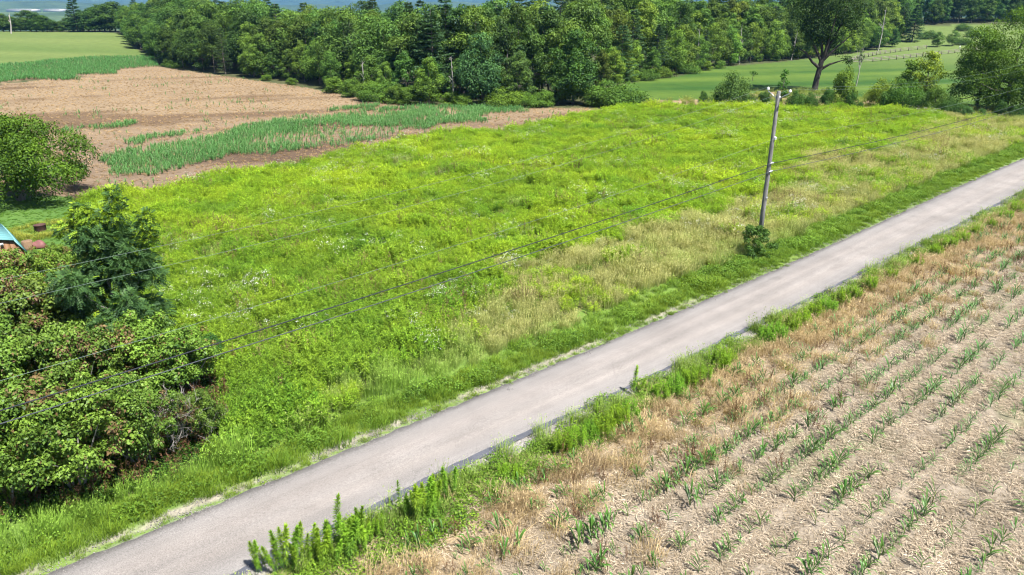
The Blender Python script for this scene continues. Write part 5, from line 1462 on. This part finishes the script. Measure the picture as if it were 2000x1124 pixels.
# ------------------------------------------------------------------ goldenrod along the near verge, plant by plant
M['gold'] = foliage('goldenrod_leaf_near', (0.04, 0.11, 0.010), (0.23, 0.39, 0.03), 'object', .35)
gv_ = []
for k in range(6):
    mb = MB(); goldenrod(mb, 0, 0, 1.0, 170, .105, 0, .06); gv_.append(mb.build('goldenrod_plant', [M['gold']]))
stems = [(505, 1122, 1.0), (523, 1116, .8), (541, 1122, 1.1), (557, 1118, 1.2), (571, 1112, 1.25), (583, 1122, 1.0), (590, 1100, .9), (604, 1108, 1.1), (617, 1100, 1.15), (629, 1112, 1.2), (641, 1098, 1.1), (652, 1108, 1.0), (662, 1088, 1.15), (673, 1098, 1.2), (684, 1082, 1.1),
         (694, 1092, 1.0), (703, 1072, .95), (714, 1082, .85), (707, 1046, .75), (724, 1066, .8), (752, 1050, .6), (792, 1022, .9), (806, 1012, .85), (816, 1026, 1.1), (827, 1012, 1.25), (836, 1022, 1.2), (845, 1006, 1.0), (852, 1016, 1.1), (862, 998, .9), (878, 980, .95), (886, 970, .8), (740, 1052, .55),
         (1113, 842, .7), (1165, 812, .7), (1236, 772, .9), (1248, 774, .8)]
stems += [(a_ + random.uniform(-12, 12), b_ + random.uniform(-14, 6), c_ * random.uniform(.7, 1.05)) for a_, b_, c_ in stems if a_ < 900]
for i, (px, py, h) in enumerate(stems):
    p = G(px, py)
    lb_ = 'tall goldenrod stem in the big clump at the bottom of the near verge' if px < 770 else ('tall goldenrod stem in the clump before the dark asphalt strip' if px < 1000 else 'lone goldenrod stem at the near road edge farther along')
    f = random.uniform(.75, 1.2) * h
    o = link('goldenrod_plant', gv_[i % 6], None, tuple(p), random.uniform(0, tau), (1.05 * f, 1.05 * f, 1.12 * f), rt((1, 1, 1), .25))
    o.rotation_euler[0] = random.gauss(0, .13); o.rotation_euler[1] = random.gauss(0, .13)
    hw = 'short' if f < .75 else 'tall' if f > 1.02 else 'medium height'
    sg = 'at the bottom edge' if px < 585 else 'amid the big bottom clump' if px < 650 else 'at the upper end of the bottom clump' if px < 770 else 'before the dark asphalt strip' if px < 835 else 'right of the asphalt strip clump' if px < 1000 else 'standing alone farther along'
    tag(o, '%s goldenrod stem on the near verge %s' % (hw, sg), 'goldenrod', 'goldenrod stems on the near verge')
gc_ = [clump_goldenrod('goldenrod_clump', M['gold'], 30, .4, (.6, 1.05), 50, .1) for _ in range(4)]
clumps = [(1095, 884, .8), (1122, 872, .9), (1150, 858, .8), (1180, 850, 1.0), (1212, 832, 1.0), (1232, 818, .8), (1290, 782, .9), (1318, 772, 1.0), (1346, 756, 1.0), (1372, 744, .8), (1402, 722, 1.1), (1424, 712, .8), (1496, 672, .9), (1516, 664, 1.0), (1540, 650, 1.05), (1566, 636, 1.0), (1590, 622, 1.0),
          (1616, 612, .95), (1640, 598, 1.0), (1668, 586, .9), (1700, 566, .85), (1738, 546, .75), (1788, 522, .8), (1826, 500, .9), (1850, 488, 1.0), (1878, 476, .95), (1905, 462, .85), (1936, 446, .8), (1962, 432, 1.0), (1985, 418, 1.1), (2010, 408, 1.1), (1010, 934, .55), (960, 962, .5), (985, 930, .5)]
for i, (px, py, s) in enumerate(clumps):
    p = G(px, py)
    lb_ = 'leafy goldenrod clump on the near verge ' + ('with reddish weeds before it' if px < 1050 else 'before the bend in the dark asphalt strip' if px < 1260 else 'beside the middle of the road' if px < 1450 else 'in the long dense row opposite the pole' if px < 1720 else 'near the right frame edge')
    tag(link('goldenrod_clump', gc_[i % 4], None, tuple(p), random.uniform(0, tau), s, rt((.95, 1, 1), .15)), lb_, 'goldenrod', 'goldenrod clumps on the near verge')

# ------------------------------------------------------------------ air
mb = MB(); mb.box((0, 3500, 140), (15000, 15000, 400))
hz, nt, b = new_mat('haze')
nt.nodes.remove(b)
pv = nd(nt, 'ShaderNodeVolumePrincipled'); pv.inputs['Color'].default_value = (0.11, 0.29, 0.62, 1); pv.inputs['Density'].default_value = 0.00011; pv.inputs['Anisotropy'].default_value = 0.0
nt.links.new(pv.outputs[0], nt.nodes['Material Output'].inputs['Volume'])
tag(link('haze', mb.build('haze', [hz])), 'thin blue summer haze over the valley', None, None, 'stuff')
